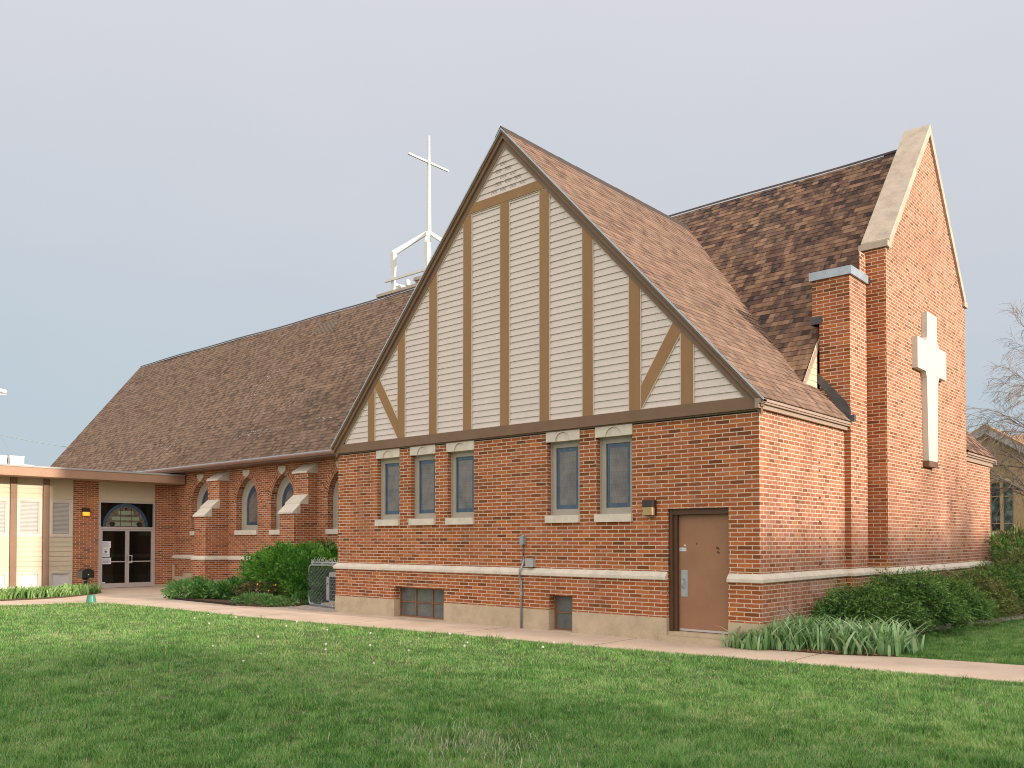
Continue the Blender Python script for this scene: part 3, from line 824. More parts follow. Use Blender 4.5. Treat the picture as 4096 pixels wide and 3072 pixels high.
for cx, cz, rr_ in ((-.80, 1.535, .022), (-.775, 1.52, .016), (-.79, 1.47, .02), (-.765, 1.455, .016), (-1.17, 1.60, .015)):
    mb = MB(); mb.prism([(cx + rr_ * random.uniform(.7, 1.3) * math.cos(t), cz + rr_ * random.uniform(.7, 1.4) * math.sin(t)) for t in np.linspace(0, 2 * PI, 12)[:-1]], 'Y', .1485, .152)
    mb.build('scuff_mark', 'doorstain', dr)
MB().box(-1.632, -1.600, .03, .046, 1.255, 1.335).build('bell_push', 'lampbox', church)
mb = MB(); mb.prism([(-1.72, -.14), (-1.5, -.16), (-1.2, -.15), (-.9, -.165), (-.6, -.155), (-.46, -.15), (-.46, .2), (-1.63, .2), (-1.63, -.01), (-1.72, -.01)], 'Z', -.05, .095)
mb.build('door_step', 'foundation', church)

# ------------------------------------------------------------------ nave wall with lancets and buttresses
NY = 3.23
LW = [-22.58, -19.60, -17.54, -14.57]
def lancet(cx, w_, zs, zsp, za, n=9):
    """pointed arch outline from bottom left, clockwise"""
    h = za - zsp; r = (w_ * w_ + h * h) / (2 * w_)
    a0 = math.acos(max(-1, min(1, (r - w_) / r)))
    L = [(cx - w_ + r - r * math.cos(t), zsp + r * math.sin(t)) for t in np.linspace(0, math.asin(min(1, h / r)), n)]
    L = [(x, z) for x, z in L]
    Rr = [(2 * cx - x, z) for x, z in L[::-1]][1:]
    return [(cx - w_, zs)] + L + Rr + [(cx + w_, zs)]
mb = MB()
hl = [lancet(c, .645, 2.0, 2.90, 3.76) for c in LW]
mb.holed([(-36, 1.0), (XL, 1.0), (XL, 4.4), (-36, 4.4)], hl, 'Y', NY)
for h in hl:
    for k in range(len(h)):
        p, q = h[k], h[(k + 1) % len(h)]
        mb.poly([(p[0], NY, p[1]), (q[0], NY, q[1]), (q[0], NY + .4, q[1]), (p[0], NY + .4, p[1])])
mb.grid('Y', NY - .033, -36, XL, .36, 1.02)
mb.build('nave_wall', 'brick', church, recalc=False)
mb = MB(); mb.grid('Y', NY - .04, -36, XL, -.1, .36)
mb.box(-24.48, -24.36, NY - .06, NY, -.05, .78); mb.box(-23.7, -22.6, NY - .05, NY, -.05, .5)
mb.build('nave_foundation', 'foundation', church, recalc=False)
for c, h in zip(LW, hl):
    ar = MB()
    o_ = lancet(c, .645, 2.0, 2.90, 3.76, 13); o2 = lancet(c, .645 + .2, 2.0, 2.90, 3.76 + .27, 13)
    s_ = 0
    for k in range(1, len(o_) - 2):
        l = math.hypot(o_[k + 1][0] - o_[k][0], o_[k + 1][1] - o_[k][1])
        ar.poly([(o_[k][0], NY - .006, o_[k][1]), (o_[k + 1][0], NY - .006, o_[k + 1][1]), (o2[k + 1][0], NY - .006, o2[k + 1][1]), (o2[k][0], NY - .006, o2[k][1])],
                [(.006, s_), (.006, s_ + l), (.214, s_ + l), (.214, s_)]); s_ += l
    fr = MB()
    f0 = lancet(c, .643, 2.005, 2.90, 3.755); f1 = lancet(c, .555, 2.08, 2.88, 3.64); f2 = lancet(c, .43, 2.17, 2.80, 3.50); f3 = lancet(c, .32, 2.28, 2.74, 3.30)
    for p_, q_, ya, yb in ((f0, f1, .20, .23), (f1, f2, .235, .255)):
        for k in range(len(p_)):
            j = (k + 1) % len(p_)
            fr.poly([(p_[k][0], NY + ya, p_[k][1]), (p_[j][0], NY + ya, p_[j][1]), (q_[j][0], NY + yb, q_[j][1]), (q_[k][0], NY + yb, q_[k][1])])
            fr.poly([(q_[k][0], NY + yb, q_[k][1]), (q_[j][0], NY + yb, q_[j][1]), (q_[j][0], NY + yb + .05, q_[j][1]), (q_[k][0], NY + yb + .05, q_[k][1])])
    wn = fr.build('lancet_window', 'frame', church, recalc=False)
    ar.build('brick_arch', 'arch', wn, recalc=False)
    glass_panel('glass', f2, f3, 'Y', NY + .28, wn)
    MB().box(c - .66, c + .66, NY - .06, NY + .25, 1.845, 2.0).build('sill', 'stone', wn)
    MB().prism([(c - .2, 4.0), (c + .2, 4.0), (c + .205, 3.9), (c + .165, 3.84), (c, 3.735), (c - .165, 3.84), (c - .205, 3.9)], 'Y', NY - .045, NY).build('keystone', 'stone', wn)
BX = [(-21.46, -20.71), (-16.43, -15.69)]
for a, b in BX:
    m_ = MB()
    for x0, x1, y0, z0, z1 in ((a, b, 2.385, 1.0, 2.5), (a, b, 2.87, 2.5, 3.72), (a - .033, b + .033, 2.352, .36, 1.02)):
        m_.poly([(x0, y0, z0), (x1, y0, z0), (x1, y0, z1), (x0, y0, z1)])
        m_.poly([(x1, y0, z0), (x1, NY, z0), (x1, NY, z1), (x1, y0, z1)]); m_.poly([(x0, y0, z0), (x0, NY, z0), (x0, NY, z1), (x0, y0, z1)])
    m_.box(a + .002, b - .002, 2.61, 2.95, 2.46, 2.738)
    bt_ = m_.build('buttress', 'brick', church, recalc=False)
    MB().box(a - .04, b + .04, 2.345, NY, -.1, .36).build('buttress_base', 'foundation', bt_)
    MB().prism([(2.325, 2.45), (2.325, 2.50), (2.60, 2.755), (2.60, 2.45)], 'X', a - .012, b + .012).build('weathering', 'stone', bt_)
    MB().prism([(2.605, 2.735), (2.585, 2.735), (2.585, 2.79), (2.88, 3.05), (2.88, 2.735)], 'X', a - .012, b + .012).build('weathering', 'stone', bt_)
    MB().prism([(2.815, 3.68), (2.815, 3.735), (NY, 4.0), (NY, 3.68)], 'X', a - .012, b + .012).build('weathering', 'stone', bt_)
mb = MB(); pth = [(-24.5, NY)]
for a, b in BX: pth += [(a, NY), (a, 2.385), (b, 2.385), (b, NY)]
mb.sweep(pth + [(XL, NY)], prof); mb.build('belt_course', 'stone', church)

# ------------------------------------------------------------------ wall cross, steeple cross
wc = thing('wall_cross', (XE, 7.2, 4.8), 'large white cross fixed high on the blank brick gable wall', 'cross')
zc = [(6.845, 6.455), (7.54, 6.455), (7.555, 5.92), (7.70, 5.81), (8.22, 5.81), (8.22, 5.18), (7.70, 5.18), (7.60, 5.05), (7.50, 3.33), (6.88, 3.33), (6.80, 5.05), (6.73, 5.185), (6.18, 5.185), (6.18, 5.83), (6.73, 5.83), (6.83, 5.92)]
MB().prism(zc, 'X', XE + .002, XE + .115).build('cross_panel', 'cross', wc)
M['crossbase'] = plain('cross_base', (.16, .085, .06), .7, .2, 8)
MB().prism([(6.865, 3.328), (7.505, 3.328), (7.50, 3.205), (6.86, 3.205)], 'X', XE + .002, XE + .125).build('base_block', 'crossbase', wc)

sx, sy, sa = -16.58, 8.58, .88
sp = thing('rooftop_cross', (sx, sy, 10.4), 'tall thin white metal cross on four bent legs above the roof ridge', 'cross')
def taper(mb_, p, q, r0, r1): mb_.tube([p, q], [r0 * 1.414, r1 * 1.414], 4)
def sq(mb_, p, q, h0, h1):
    """square-section bar between two points with half sizes"""
    p, q = Vector(p), Vector(q); d_ = (q - p).normalized()
    up = Vector((0, 0, 1)) if abs(d_.z) < .9 else Vector((0, 1, 0))
    u = d_.cross(up).normalized(); v_ = u.cross(d_).normalized(); i = len(mb_.v)
    for c, h in ((p, h0), (q, h1)):
        for a_, b_ in ((-1, -1), (1, -1), (1, 1), (-1, 1)): mb_.v.append(tuple(c + u * a_ * h + v_ * b_ * h))
    for f_ in ((0, 1, 2, 3), (7, 6, 5, 4), (0, 4, 5, 1), (1, 5, 6, 2), (2, 6, 7, 3), (3, 7, 4, 0)): mb_.f.append([i + k for k in f_])
mb = MB(); sq(mb, (sx, sy, 12.5), (sx, sy, 16.12), .068, .031); mb.build('mast', 'white', sp)
mb = MB(); sq(mb, (sx, sy - .98, 15.165), (sx, sy + .98, 15.165), .033, .033); mb.build('cross_arm', 'white', sp)
for ex, ey in ((-1, -1), (1, -1), (1, 1), (-1, 1)):
    mb = MB(); x, y = sx + ex * sa, sy + ey * sa
    sq(mb, (x, y, 10.45), (x, y, 11.86), .045, .09); sq(mb, (x, y, 11.86), (sx + ex * .05, sy + ey * .05, 12.62), .085, .055)
    mb.build('leg', 'white', sp)
mb = MB()
sq(mb, (sx - sa - .32, sy - sa - .1, 10.9), (sx + sa + .3, sy - sa - .1, 10.9), .042, .042); sq(mb, (sx - sa - .05, sy - sa, 10.78), (sx - sa - .05, sy + sa, 10.78), .05, .05)
sq(mb, (sx + sa + .05, sy - sa, 10.78), (sx + sa + .05, sy + sa, 10.78), .05, .05)
mb.build('cross_rail', 'white', sp)
# brick plinth astride the ridge that carries it
m_ = MB(); m_.box(-18.08, -14.9, 7.56, 9.7, 8.4, 10.37); m_.box(-16.12, -14.95, 7.54, 9.5, 10.3, 10.58)
pl = m_.build('roof_plinth', 'brick', church)
m_ = MB(); m_.box(-18.16, -14.85, 7.5, 9.76, 10.372, 10.475); m_.box(-16.17, -14.9, 7.49, 9.55, 10.582, 10.69); m_.build('plinth_coping', 'coping', pl)
fl = thing('floodlight', (-17.03, 8.0, 10.47), 'small white floodlight on the brick plinth beneath the rooftop cross', 'light')
m_ = MB(); m_.tube([(-17.03, 8.0, 10.47), (-17.03, 8.0, 10.72)], .02, 6); m_.build('bracket', 'white', fl)
m_ = MB(); m_.lathe([(.07, .0), (.09, .05), (.09, .16), (.06, .2)], (-17.03, 8.0, 10.70), 12); m_.build('lamp_head', 'white', fl)

# ------------------------------------------------------------------ fittings on the front wall
wl = thing('wall_lamp', (-1.93, 0, 2.2), 'unlit brown box lamp on the brick wall beside the brown door', 'lamp')
MB().prism([(0, 2.33), (-.13, 2.33), (-.15, 2.32), (-.15, 2.21), (-.05, 2.205), (-.05, 2.07), (0, 2.07)], 'X', -2.02, -1.83).build('housing', 'lampbox', wl)
MB().prism([(-.05, 2.203), (-.148, 2.208), (-.14, 2.078), (-.05, 2.075)], 'X', -2.012, -1.838).build('lens', 'lens', wl)
cd = thing('conduit_pipe', (-4.73, -.05, 0), 'grey metal conduit climbing the brick wall between the small basement windows', 'pipe')
m_ = MB(); m_.tube([(-4.735, -.04, 1.62), (-4.735, -.035, 1.28), (-4.74, -.06, 1.18), (-4.76, -.115, 1.09), (-4.765, -.11, .98), (-4.765, -.065, .86), (-4.765, -.065, -.03)], .022, 8); m_.build('pipe', 'galv', cd, smooth=True)
m_ = MB(); m_.box(-4.785, -4.69, -.09, -.001, 1.58, 1.74); m_.tube([(-4.737, -.045, 1.73), (-4.737, -.04, 1.755)], .03, 8); m_.build('fitting', 'galv', cd); m_ = MB(); m_.tube([(-4.765, -.065, .62), (-4.765, -.065, .70)], .03, 8); m_.build('coupling', 'galv', cd)
jb = thing('junction_box', (-4.55, 0, 1.24), 'pale grey square junction box on the brick wall right of the conduit', 'box')
MB().box(-4.645, -4.465, -.075, -.001, 1.165, 1.315).build('case', 'acgrey', jb)
MB().box(-4.65, -4.46, -.088, -.076, 1.16, 1.32).build('lid', 'acgrey', jb)

# ------------------------------------------------------------------ flat-roofed annex
XA = -24.5
annex = thing('annex', (XA, 0, 0), 'low flat-roofed cream and brick annex with brown posts and blinds in the windows', 'building')
BAYS = [(-.355, -1.10)]
y = -1.32
while y > -9: BAYS.append((y, y - .775)); y -= .985
for a, b in ((2.5, NY), (-.352, .502)):
    mb = MB(); mb.grid('X', XA, a, b, .06, 3.69); mb.poly([(XA, a if a > 1 else b, 0), (XA - .3, a if a > 1 else b, 0), (XA - .3, a if a > 1 else b, 3.69), (XA, a if a > 1 else b, 3.69)]); mb.build('brick_pier', 'brick', annex, recalc=False)
for a, b in ((2.5, NY - .05), (-.352, .5)): MB().box(XA - .1, XA + .02, a, b, -.05, .065).build('plinth', 'foundation', annex)
for k, (a, b) in enumerate(BAYS):       # a is the right edge, b the left edge
    m_ = MB()
    for z0, z1 in ((3.035, 3.69), (.655, 1.775)):
        n = max(1, round((z1 - z0) / .16)); h_ = (z1 - z0) / n
        for q in range(n):
            zz_ = z0 + q * h_
            m_.poly([(XA + .020, b, zz_), (XA + .020, a, zz_), (XA + .002, a, zz_ + h_), (XA + .002, b, zz_ + h_)])
            m_.poly([(XA - .012, b, zz_), (XA - .012, a, zz_), (XA + .020, a, zz_), (XA + .020, b, zz_)])
    m_.box(XA - .03, XA + .034, b - .012, b, .03, 3.69); m_.box(XA - .03, XA + .034, a, a + .004, .03, 3.69)
    m_.build('siding_panel', 'cream', annex)
    for z0, z1, mt, nm in ((1.78, 3.03, 'blind', 'blind_window'), (.03, .65, 'frost', 'frosted_window')):
        fr = MB(); fr.ring(b + .005, a - .005, z0, z1, .075, 'X', XA - .03, XA + .03)
        fr.ring(b + .08, a - .08, z0 + .075, z1 - .075, .035, 'X', XA - .03, XA + .012)
        wn = fr.build(nm, 'trim_light', annex)
        if mt == 'blind':
            m_ = MB(); zz_ = z0 + .12
            while zz_ < z1 - .12:
                m_.poly([(XA - .045, b + .1, zz_), (XA - .045, a - .1, zz_), (XA - .022, a - .1, zz_ + .036), (XA - .022, b + .1, zz_ + .036)]); zz_ += .043
            m_.build('blind', 'blind', wn, recalc=False)
            m_ = MB(); m_.grid('X', XA - .07, b + .05, a - .05, z0 + .05, z1 - .05); m_.build('glass', 'dark', wn, recalc=False)
        else:
            m_ = MB(); m_.grid('X', XA - .02, b + .05, a - .05, z0 + .05, z1 - .05); m_.build('glass', 'frost', wn, recalc=False)
    if k: MB().box(XA - .05, XA + .075, a + .013, a + .209, -.05, 3.69).build('post', 'post', annex)
XF = -23.6
MB().box(XF - .03, XF, -11, NY - .05, 3.70, 3.975).build('fascia_board', 'fascia', annex)
MB().box(XA - .3, XF - .03, -11, NY - .02, 3.69, 3.72).build('soffit', 'soffit', annex)
m_ = MB(); m_.box(-36, XF + .02, -11, NY - .06, 3.976, 4.03); m_.build('roof_deck', 'roofing', annex)
m_ = MB(); m_.box(-36, XA - .31, -11, -10.9, 0, 3.97); m_.build('end_wall', 'cream', annex)
# entrance
fr = MB()
fr.box(XA - .06, XA + .04, .505, .565, 0, 3.03); fr.box(XA - .06, XA + .04, 2.43, 2.495, 0, 3.03); fr.box(XA - .06, XA + .04, .565, 2.43, 2.975, 3.03); fr.box(XA - .06, XA + .05, .565, 2.43, 2.06, 2.135)
ent = fr.build('entrance_frame', 'alu', annex)
m_ = MB()
for q in range(4):
    zz_ = 3.035 + q * .164; m_.poly([(XA + .020, .505, zz_), (XA + .020, 2.495, zz_), (XA + .002, 2.495, zz_ + .164), (XA + .002, .505, zz_ + .164)])
    m_.poly([(XA - .01, .505, zz_), (XA - .01, 2.495, zz_), (XA + .020, 2.495, zz_), (XA + .020, .505, zz_)])
m_.build('siding_panel', 'cream', annex, recalc=False)
m_ = MB(); m_.grid('X', XA - .02, .56, 2.43, 2.13, 2.98); tw = m_.build('transom_window', 'glass', annex, recalc=False)
ao = lancet(1.455, .80, 2.14, 2.14, 2.965, 14); ai = lancet(1.455, .685, 2.14, 2.14, 2.86, 14); a2 = lancet(1.455, .675, 2.14, 2.14, 2.85, 14)
m_ = MB()
for k in range(len(ao) - 1): m_.poly([(XA - .012, *ao[k]), (XA - .012, *ao[k + 1]), (XA - .012, *ai[k + 1]), (XA - .012, *ai[k])])
m_.build('blue_border', 'glassblue', tw, recalc=False)
m_ = MB(); m_.holed(ai[1:-1], [], 'X', XA - .012); m_.build('mosaic_field', 'mosaic', tw, recalc=False)
m_ = MB()
for a, b, z0, z1 in ((.99, 1.92, 2.17, 2.30), (.97, 1.93, 2.37, 2.49), (1.19, 1.72, 2.57, 2.70)): m_.box(XA - .011, XA - .007, a, b, z0, z1)
m_.build('green_band', 'glassgreen', tw)
m_ = MB()
for a in (1.255, 1.645): m_.box(XA - .006, XA - .002, a - .009, a + .009, 2.14, 2.83)
m_.box(XA - .006, XA - .002, 1.41, 1.5, 2.74, 2.80)
for c in (.98, 1.93): m_.prism([(c + .1 * math.cos(t) * (1 + .2 * math.sin(5 * t)), 2.23 + .085 * math.sin(t)) for t in np.linspace(0, 2 * PI, 20)[:-1]], 'X', XA - .006, XA - .003)
m_.build('lead_bar', 'dark', tw)
for a, b, hy in ((.567, 1.495, 1.45), (1.50, 2.428, 1.545)):
    fr = MB(); fr.ring(a, b, .012, 2.055, .065, 'X', XA - .03, XA + .03); fr.box(XA - .03, XA + .03, a + .065, b - .065, .077, .17)
    dl = fr.build('glazed_door', 'alu', annex)
    m_ = MB(); m_.grid('X', XA - .005, a + .06, b - .06, .16, 1.995); m_.build('glass', 'glass', dl, recalc=False)
    m_ = MB(); m_.box(XA - .004, XA + .0, a + .07, b - .07, .90, .935); m_.build('push_bar', 'alu', dl)
    m_ = MB(); sg = 1 if hy > 1.5 else -1
    h0, h1 = hy, hy + sg * .10
    m_.tube([(XA + .03, h0, 1.13), (XA + .075, h0, 1.13), (XA + .075, h1, 1.13), (XA + .075, h1, .87), (XA + .075, h0, .87), (XA + .03, h0, .87)], .016, 6)
    if sg > 0: m_.build('handle', 'white', dl)
    else: MB().box(XA + .03, XA + .045, a + .89, a + .93, .87, 1.13).build('pull_plate', 'steel', dl)
for k, (a, b, z0, z1, lb) in enumerate(((.635, .935, 1.40, 1.63, 'uppermost white notice sheet taped inside the left glass door'), (.645, .895, 1.09, 1.395, 'narrow middle notice sheet with a round emblem on the left glass door'), (.635, .945, .84, 1.06, 'lowest white notice sheet taped on the left glass door'))):
    pn = thing('paper_notice', (XA + .002, (a + b) / 2, z0), lb, 'notice', 'notices on the glass door')
    MB().box(XA - .003, XA - .0005, a, b, z0, z1).build('sheet', 'paper', pn)
    m_ = MB(); zz_ = z1 - .04; q = 0
    while zz_ > z0 + .03:
        if k == 1 and z0 + .12 < zz_ < z0 + .24: zz_ -= .022; continue
        m_.box(XA - .0005, XA + .001, a + .03, b - .03 - random.uniform(0, .1), zz_, zz_ + .006); zz_ -= .022
    if k == 1: m_.prism([(.76 + .045 * math.cos(t), 1.27 + .045 * math.sin(t)) for t in np.linspace(0, 2 * PI, 14)[:-1]], 'X', XA - .0005, XA + .001)
    m_.build('writing', 'ink', pn)
st = tag(MB().box(XA + .001, XA + .003, .645, .745, .175, .215).build('door_sticker', 'paper'), 'small white sticker in the lower corner of the glass door', 'sticker')
al = thing('wall_lamp', (XA, .05, 2.6), 'lit orange lamp on the brick pier left of the glass doors', 'lamp')
m_ = MB(); m_.box(XA + .001, XA + .13, -.06, .165, 2.63, 2.76); m_.box(XA + .001, XA + .04, -.06, .165, 2.495, 2.63); m_.build('housing', 'lampbox', al)
MB().box(XA + .042, XA + .125, -.045, .15, 2.505, 2.628).build('lens', 'amber', al)
# rooftop plant on the annex
for (xa, xb, ya, yb, z1, lb) in ((-33.0, -32, -2.2, .08, 5.05, 'larger white metal cabinet on the annex roof at the left edge'), (-32.9, -32, .19, .72, 5.06, 'white metal cabinet right of a dark gap on the annex roof'), (-32.8, -32.1, .76, 1.1, 4.74, 'low white box beside the cabinets on the annex roof')):
    t_ = thing('rooftop_unit', ((xa + xb) / 2, (ya + yb) / 2, 4.03), lb, 'rooftop unit', 'white units on the annex roof')
    MB().box(xa, xb, ya, yb, 4.03, z1 - .04).build('cabinet', 'white', t_)
    MB().box(xa - .02, xb + .015, ya - .015, yb + .015, z1 - .039, z1).build('lid', 'white', t_)
t_ = thing('vent_duct', (-32.1, .13, 4.03), 'dark narrow duct between the two white rooftop cabinets', 'duct')
m_ = MB(); m_.tube([(-32.02, .135, 4.03), (-32.0, .135, 4.6), (-32.01, .135, 5.0), (-32.1, .135, 5.06)], .052, 8); m_.build('duct', 'galv', t_, smooth=True)

# ------------------------------------------------------------------ left edge: pole lights and wires
pl_ = thing('light_pole', (-38.9, 1.0, 0), 'tall pole with white floodlight heads showing at the left edge of the sky', 'light pole')
m_ = MB(); m_.tube([(-38.9, 1.0, 0), (-38.9, 1.0, 9.2)], [.11, .07], 8); m_.build('pole', 'galv', pl_)
m_ = MB(); m_.tube([(-38.9, .9, 8.45), (-38.9, 2.3, 8.55)], .025, 6); m_.build('bracket', 'white', pl_)
for (yy, z_) in ((2.02, 8.70), (2.22, 8.66)):
    m_ = MB(); m_.lathe([(.03, -.1), (.11, -.06), (.13, .03), (.08, .1), (.02, .12)], (-38.9, yy, z_), 12); m_.build('lamp_head', 'white', pl_, smooth=True)
def at_left(px, py, X):
    return None
gw = thing('guy_wire', (-33, 1.6, 4.05), 'thin guy wire with a dark insulator running down to the annex roof', 'wire')
A, B = Vector((-38.9, 1.2, 8.15)), Vector((-33, 1.25, 4.05))
m_ = MB(); m_.tube([tuple(A.lerp(B, t)) for t in np.linspace(0, 1, 8)], .008, 4); m_.build('cable', 'galv', gw)
c_ = A.lerp(B, .31); c2 = A.lerp(B, .335); m_ = MB(); m_.tube([tuple(c_), tuple(c2)], .055, 8); m_.build('insulator', 'rust', gw)
pw = thing('power_line', (-38, 2.2, 6.4), 'pale overhead wire sloping down behind the nave roof at the left', 'wire')
m_ = MB(); pts = [(-38.0, 1.0 + 6 * t, 6.75 - 1.05 * t + .5 * t * t - .1) for t in np.linspace(-.3, 1, 9)]; m_.tube(pts, .012, 4); m_.build('cable', 'wire', pw)

# ------------------------------------------------------------------ neighbouring house and bare tree, right
HY = 32.0
hs = thing('house', (-2.5, HY, 0), 'tan brick house with a low gable behind the bare twigs at the right edge', 'house')
PK, PZ, SL = -4.0, 7.0, .66
m_ = MB()
m_.grid('Y', HY, -6.5, 6, -.2, 5.3, [(-3.92, -2.93, 2.05, 4.35)]); m_.poly([(-6.5, HY, 5.3), (-1.5, HY, 5.3), (PK, HY, PZ - .12)])
m_.reveal('Y', (-3.92, -2.93, 2.05, 4.35), HY, HY + .2, 'LRTB'); m_.poly([(6, HY, -.2), (6, HY + 9, -.2), (6, HY + 9, 5.3), (6, HY, 5.3)])
m_.build('wall', 'house', hs, recalc=False)
m_ = MB(); rk = lambda o_: [(-6.9, PZ - SL * 2.9 - o_), (PK, PZ - o_), (-1.1, PZ - SL * 2.9 - o_)]
a_, b_ = rk(0), rk(.14)
m_.prism(a_ + b_[::-1], 'Y', HY - .45, HY + 9)
m_.poly([(-3.6, HY + 1.6, 6.62), (7, HY + 1.6, 6.62), (7, HY - .5, 5.25), (-1.5, HY - .5, 5.25)]); m_.poly([(-3.6, HY + 1.6, 6.62), (7, HY + 1.6, 6.62), (7, HY + 4, 5.2), (-3.6, HY + 4, 5.2)])
m_.build('roof', 'houseroof', hs, recalc=False)
c0, c1_ = rk(.14), rk(.42)
MB().prism(c0 + c1_[::-1], 'Y', HY - .44, HY - .25).build('bargeboard', 'acgrey', hs)
fr = MB(); fr.ring(-3.92, -2.93, 2.05, 4.35, .06, 'Y', HY + .05, HY + .12)
fr.box(-3.50, -3.36, HY + .05, HY + .12, 2.11, 4.29); fr.box(-3.86, -2.99, HY + .06, HY + .11, 2.42, 2.46); fr.box(-3.86, -2.99, HY + .06, HY + .11, 3.66, 3.70)
wn = fr.build('window', 'house', hs)
m_ = MB(); m_.grid('Y', HY + .1, -3.9, -2.95, 2.07, 4.33); m_.build('glass', 'houseglass', wn, recalc=False)
MB().box(-4.0, -2.85, HY - .08, HY + .04, 1.93, 2.05).build('sill', 'stone', wn)

def bare_tree(name, base, height, seed, label, droop=.35, spread=1.0, levels=5, lo=.3, group=None, nmain=9, thick=.2, dens=1.0):
    rnd = random.Random(seed)
    t_ = thing(name, base, label, 'tree', group)
    tr_, br_, tw_ = MB(), MB(), MB()
    def grow(p, d_, L, r, lev):
        n = 5 if lev < 3 else 4
        pts = [p]; rad = [r]; q = p.copy(); dd = d_.copy()
        for k in range(n):
            dd = (dd + Vector((rnd.uniform(-1, 1), rnd.uniform(-1, 1), rnd.uniform(-1, 1))) * .17 + Vector((0, 0, (-droop if lev >= 2 else .06) * .3))).normalized()
            q = q + dd * (L / n); pts.append(q.copy()); rad.append(max(.004, r * (1 - .75 * (k + 1) / n)))
        (br_ if lev < 3 else tw_).tube(pts, rad, 6 if lev < 2 else (4 if lev < 3 else 3), cap=False)
        if lev >= levels: return
        nc = int(rnd.choice((4, 5, 6) if lev < 3 else (3, 4, 5)) * dens)
        for k in range(nc):
            f = .25 + .75 * (k + rnd.random()) / nc; i0 = min(n - 1, int(f * n)); pp = pts[i0].lerp(pts[i0 + 1], f * n - i0)
            ax = Vector((rnd.uniform(-1, 1), rnd.uniform(-1, 1), rnd.uniform(-1, 1))).normalized()
            nd_ = (Matrix.Rotation(rnd.uniform(.35, .85), 3, ax) @ dd); nd_.z += .08
            grow(pp, nd_.normalized(), L * rnd.uniform(.5, .75), max(.006, rad[i0] * .6), lev + 1)
    b = Vector(base); top = b + Vector((rnd.uniform(-.2, .2), rnd.uniform(-.2, .2), height * .62))
    pts = [b - Vector((0, 0, .2))] + [b.lerp(top, f) + Vector((rnd.uniform(-.07, .07), rnd.uniform(-.07, .07), 0)) for f in (.05, .25, .5, .75, 1)]
    tr_.tube(pts, [thick * 1.5, thick * 1.2, thick, thick * .85, thick * .6, thick * .35], 9)
    for k in range(nmain):
        f = lo + (1 - lo) * (k + .5) / nmain; pp = b.lerp(top, f); a = k * 2.4 + rnd.uniform(-.4, .4)
        up = rnd.uniform(.35, .8) + .5 * f
        grow(pp, Vector((math.cos(a), math.sin(a), up)).normalized(), height * .42 * spread * (1.15 - .55 * f), thick * .5 * (1.1 - .6 * f), 1)
    tr_.build('trunk', 'bark', t_, smooth=True); br_.build('limbs', 'bark', t_, recalc=False)
    o = tw_.build('crown', 'twig', t_, recalc=False)
    return t_
bare_tree('bare_tree', (.9, 21.5, 0), 8.6, 5, 'bare weeping tree with drooping twigs in front of the tan house', droop=.42, spread=1.05, levels=5, lo=.26, nmain=13, dens=1.2)

# out of frame across the street: houses and trees added for their shade
nb = thing('house', (30, 9, 0), 'unseen two-storey brick house across the street, added to shade the street-side wall', 'house')
MB().box(27, 36, 1.5, 19, -.1, 6.0).build('wall', 'house', nb)
m_ = MB(); m_.prism([(26.5, 5.9), (31.5, 10.1), (36.5, 5.9)], 'Y', 1.0, 19.5); m_.build('roof', 'houseroof', nb)
for k in range(4):
    wn = MB().ring(3 + k * 4, 4.2 + k * 4, 3.6, 5.1, .07, 'X', 26.93, 27.02).build('window', 'white', nb)
    m_ = MB(); m_.grid('X', 26.99, 3.05 + k * 4, 4.15 + k * 4, 3.65, 5.05); m_.build('glass', 'houseglass', wn, recalc=False)
nb = thing('house', (28, -10, 0), 'unseen long brick house across the street, added to shade the front lawn', 'house')
MB().box(24.5, 31.5, -19, -4.5, -.1, 5.2).build('wall', 'house', nb)
m_ = MB(); m_.prism([(24, 5.1), (28, 9.6), (32, 5.1)], 'Y', -19.5, -4); m_.build('roof', 'houseroof', nb)
for k in range(3):
    wn = MB().ring(-17 + k * 4.2, -15.6 + k * 4.2, 1.1, 2.5, .07, 'X', 24.43, 24.52).build('window', 'white', nb)
    m_ = MB(); m_.grid('X', 24.49, -16.95 + k * 4.2, -15.65 + k * 4.2, 1.15, 2.45); m_.build('glass', 'houseglass', wn, recalc=False)
st_ = bare_tree('added_street_tree', (21.5, -4.6, 0), 9.0, 23, 'unseen bare street tree beyond the right edge of the lawn, added for its shade', droop=.15, spread=1.0, levels=4, lo=.25, nmain=12, dens=1.3)
for k, (x, y, lb) in enumerate(((22.3, -9.5, 'second unseen bare tree added for shade, south of the first'), (23.0, 3.5, 'third unseen bare tree added for shade, facing the gable wall'), (21.0, -14.5, 'fourth unseen bare tree added for shade, farthest south'), (18.5, 9.5, 'fifth unseen bare tree added for shade, facing the junipers'))):
    o = copy_tree(st_); o.location = (x, y, 0); o.rotation_euler.z = k * 1.7 + 1; o['label'] = lb
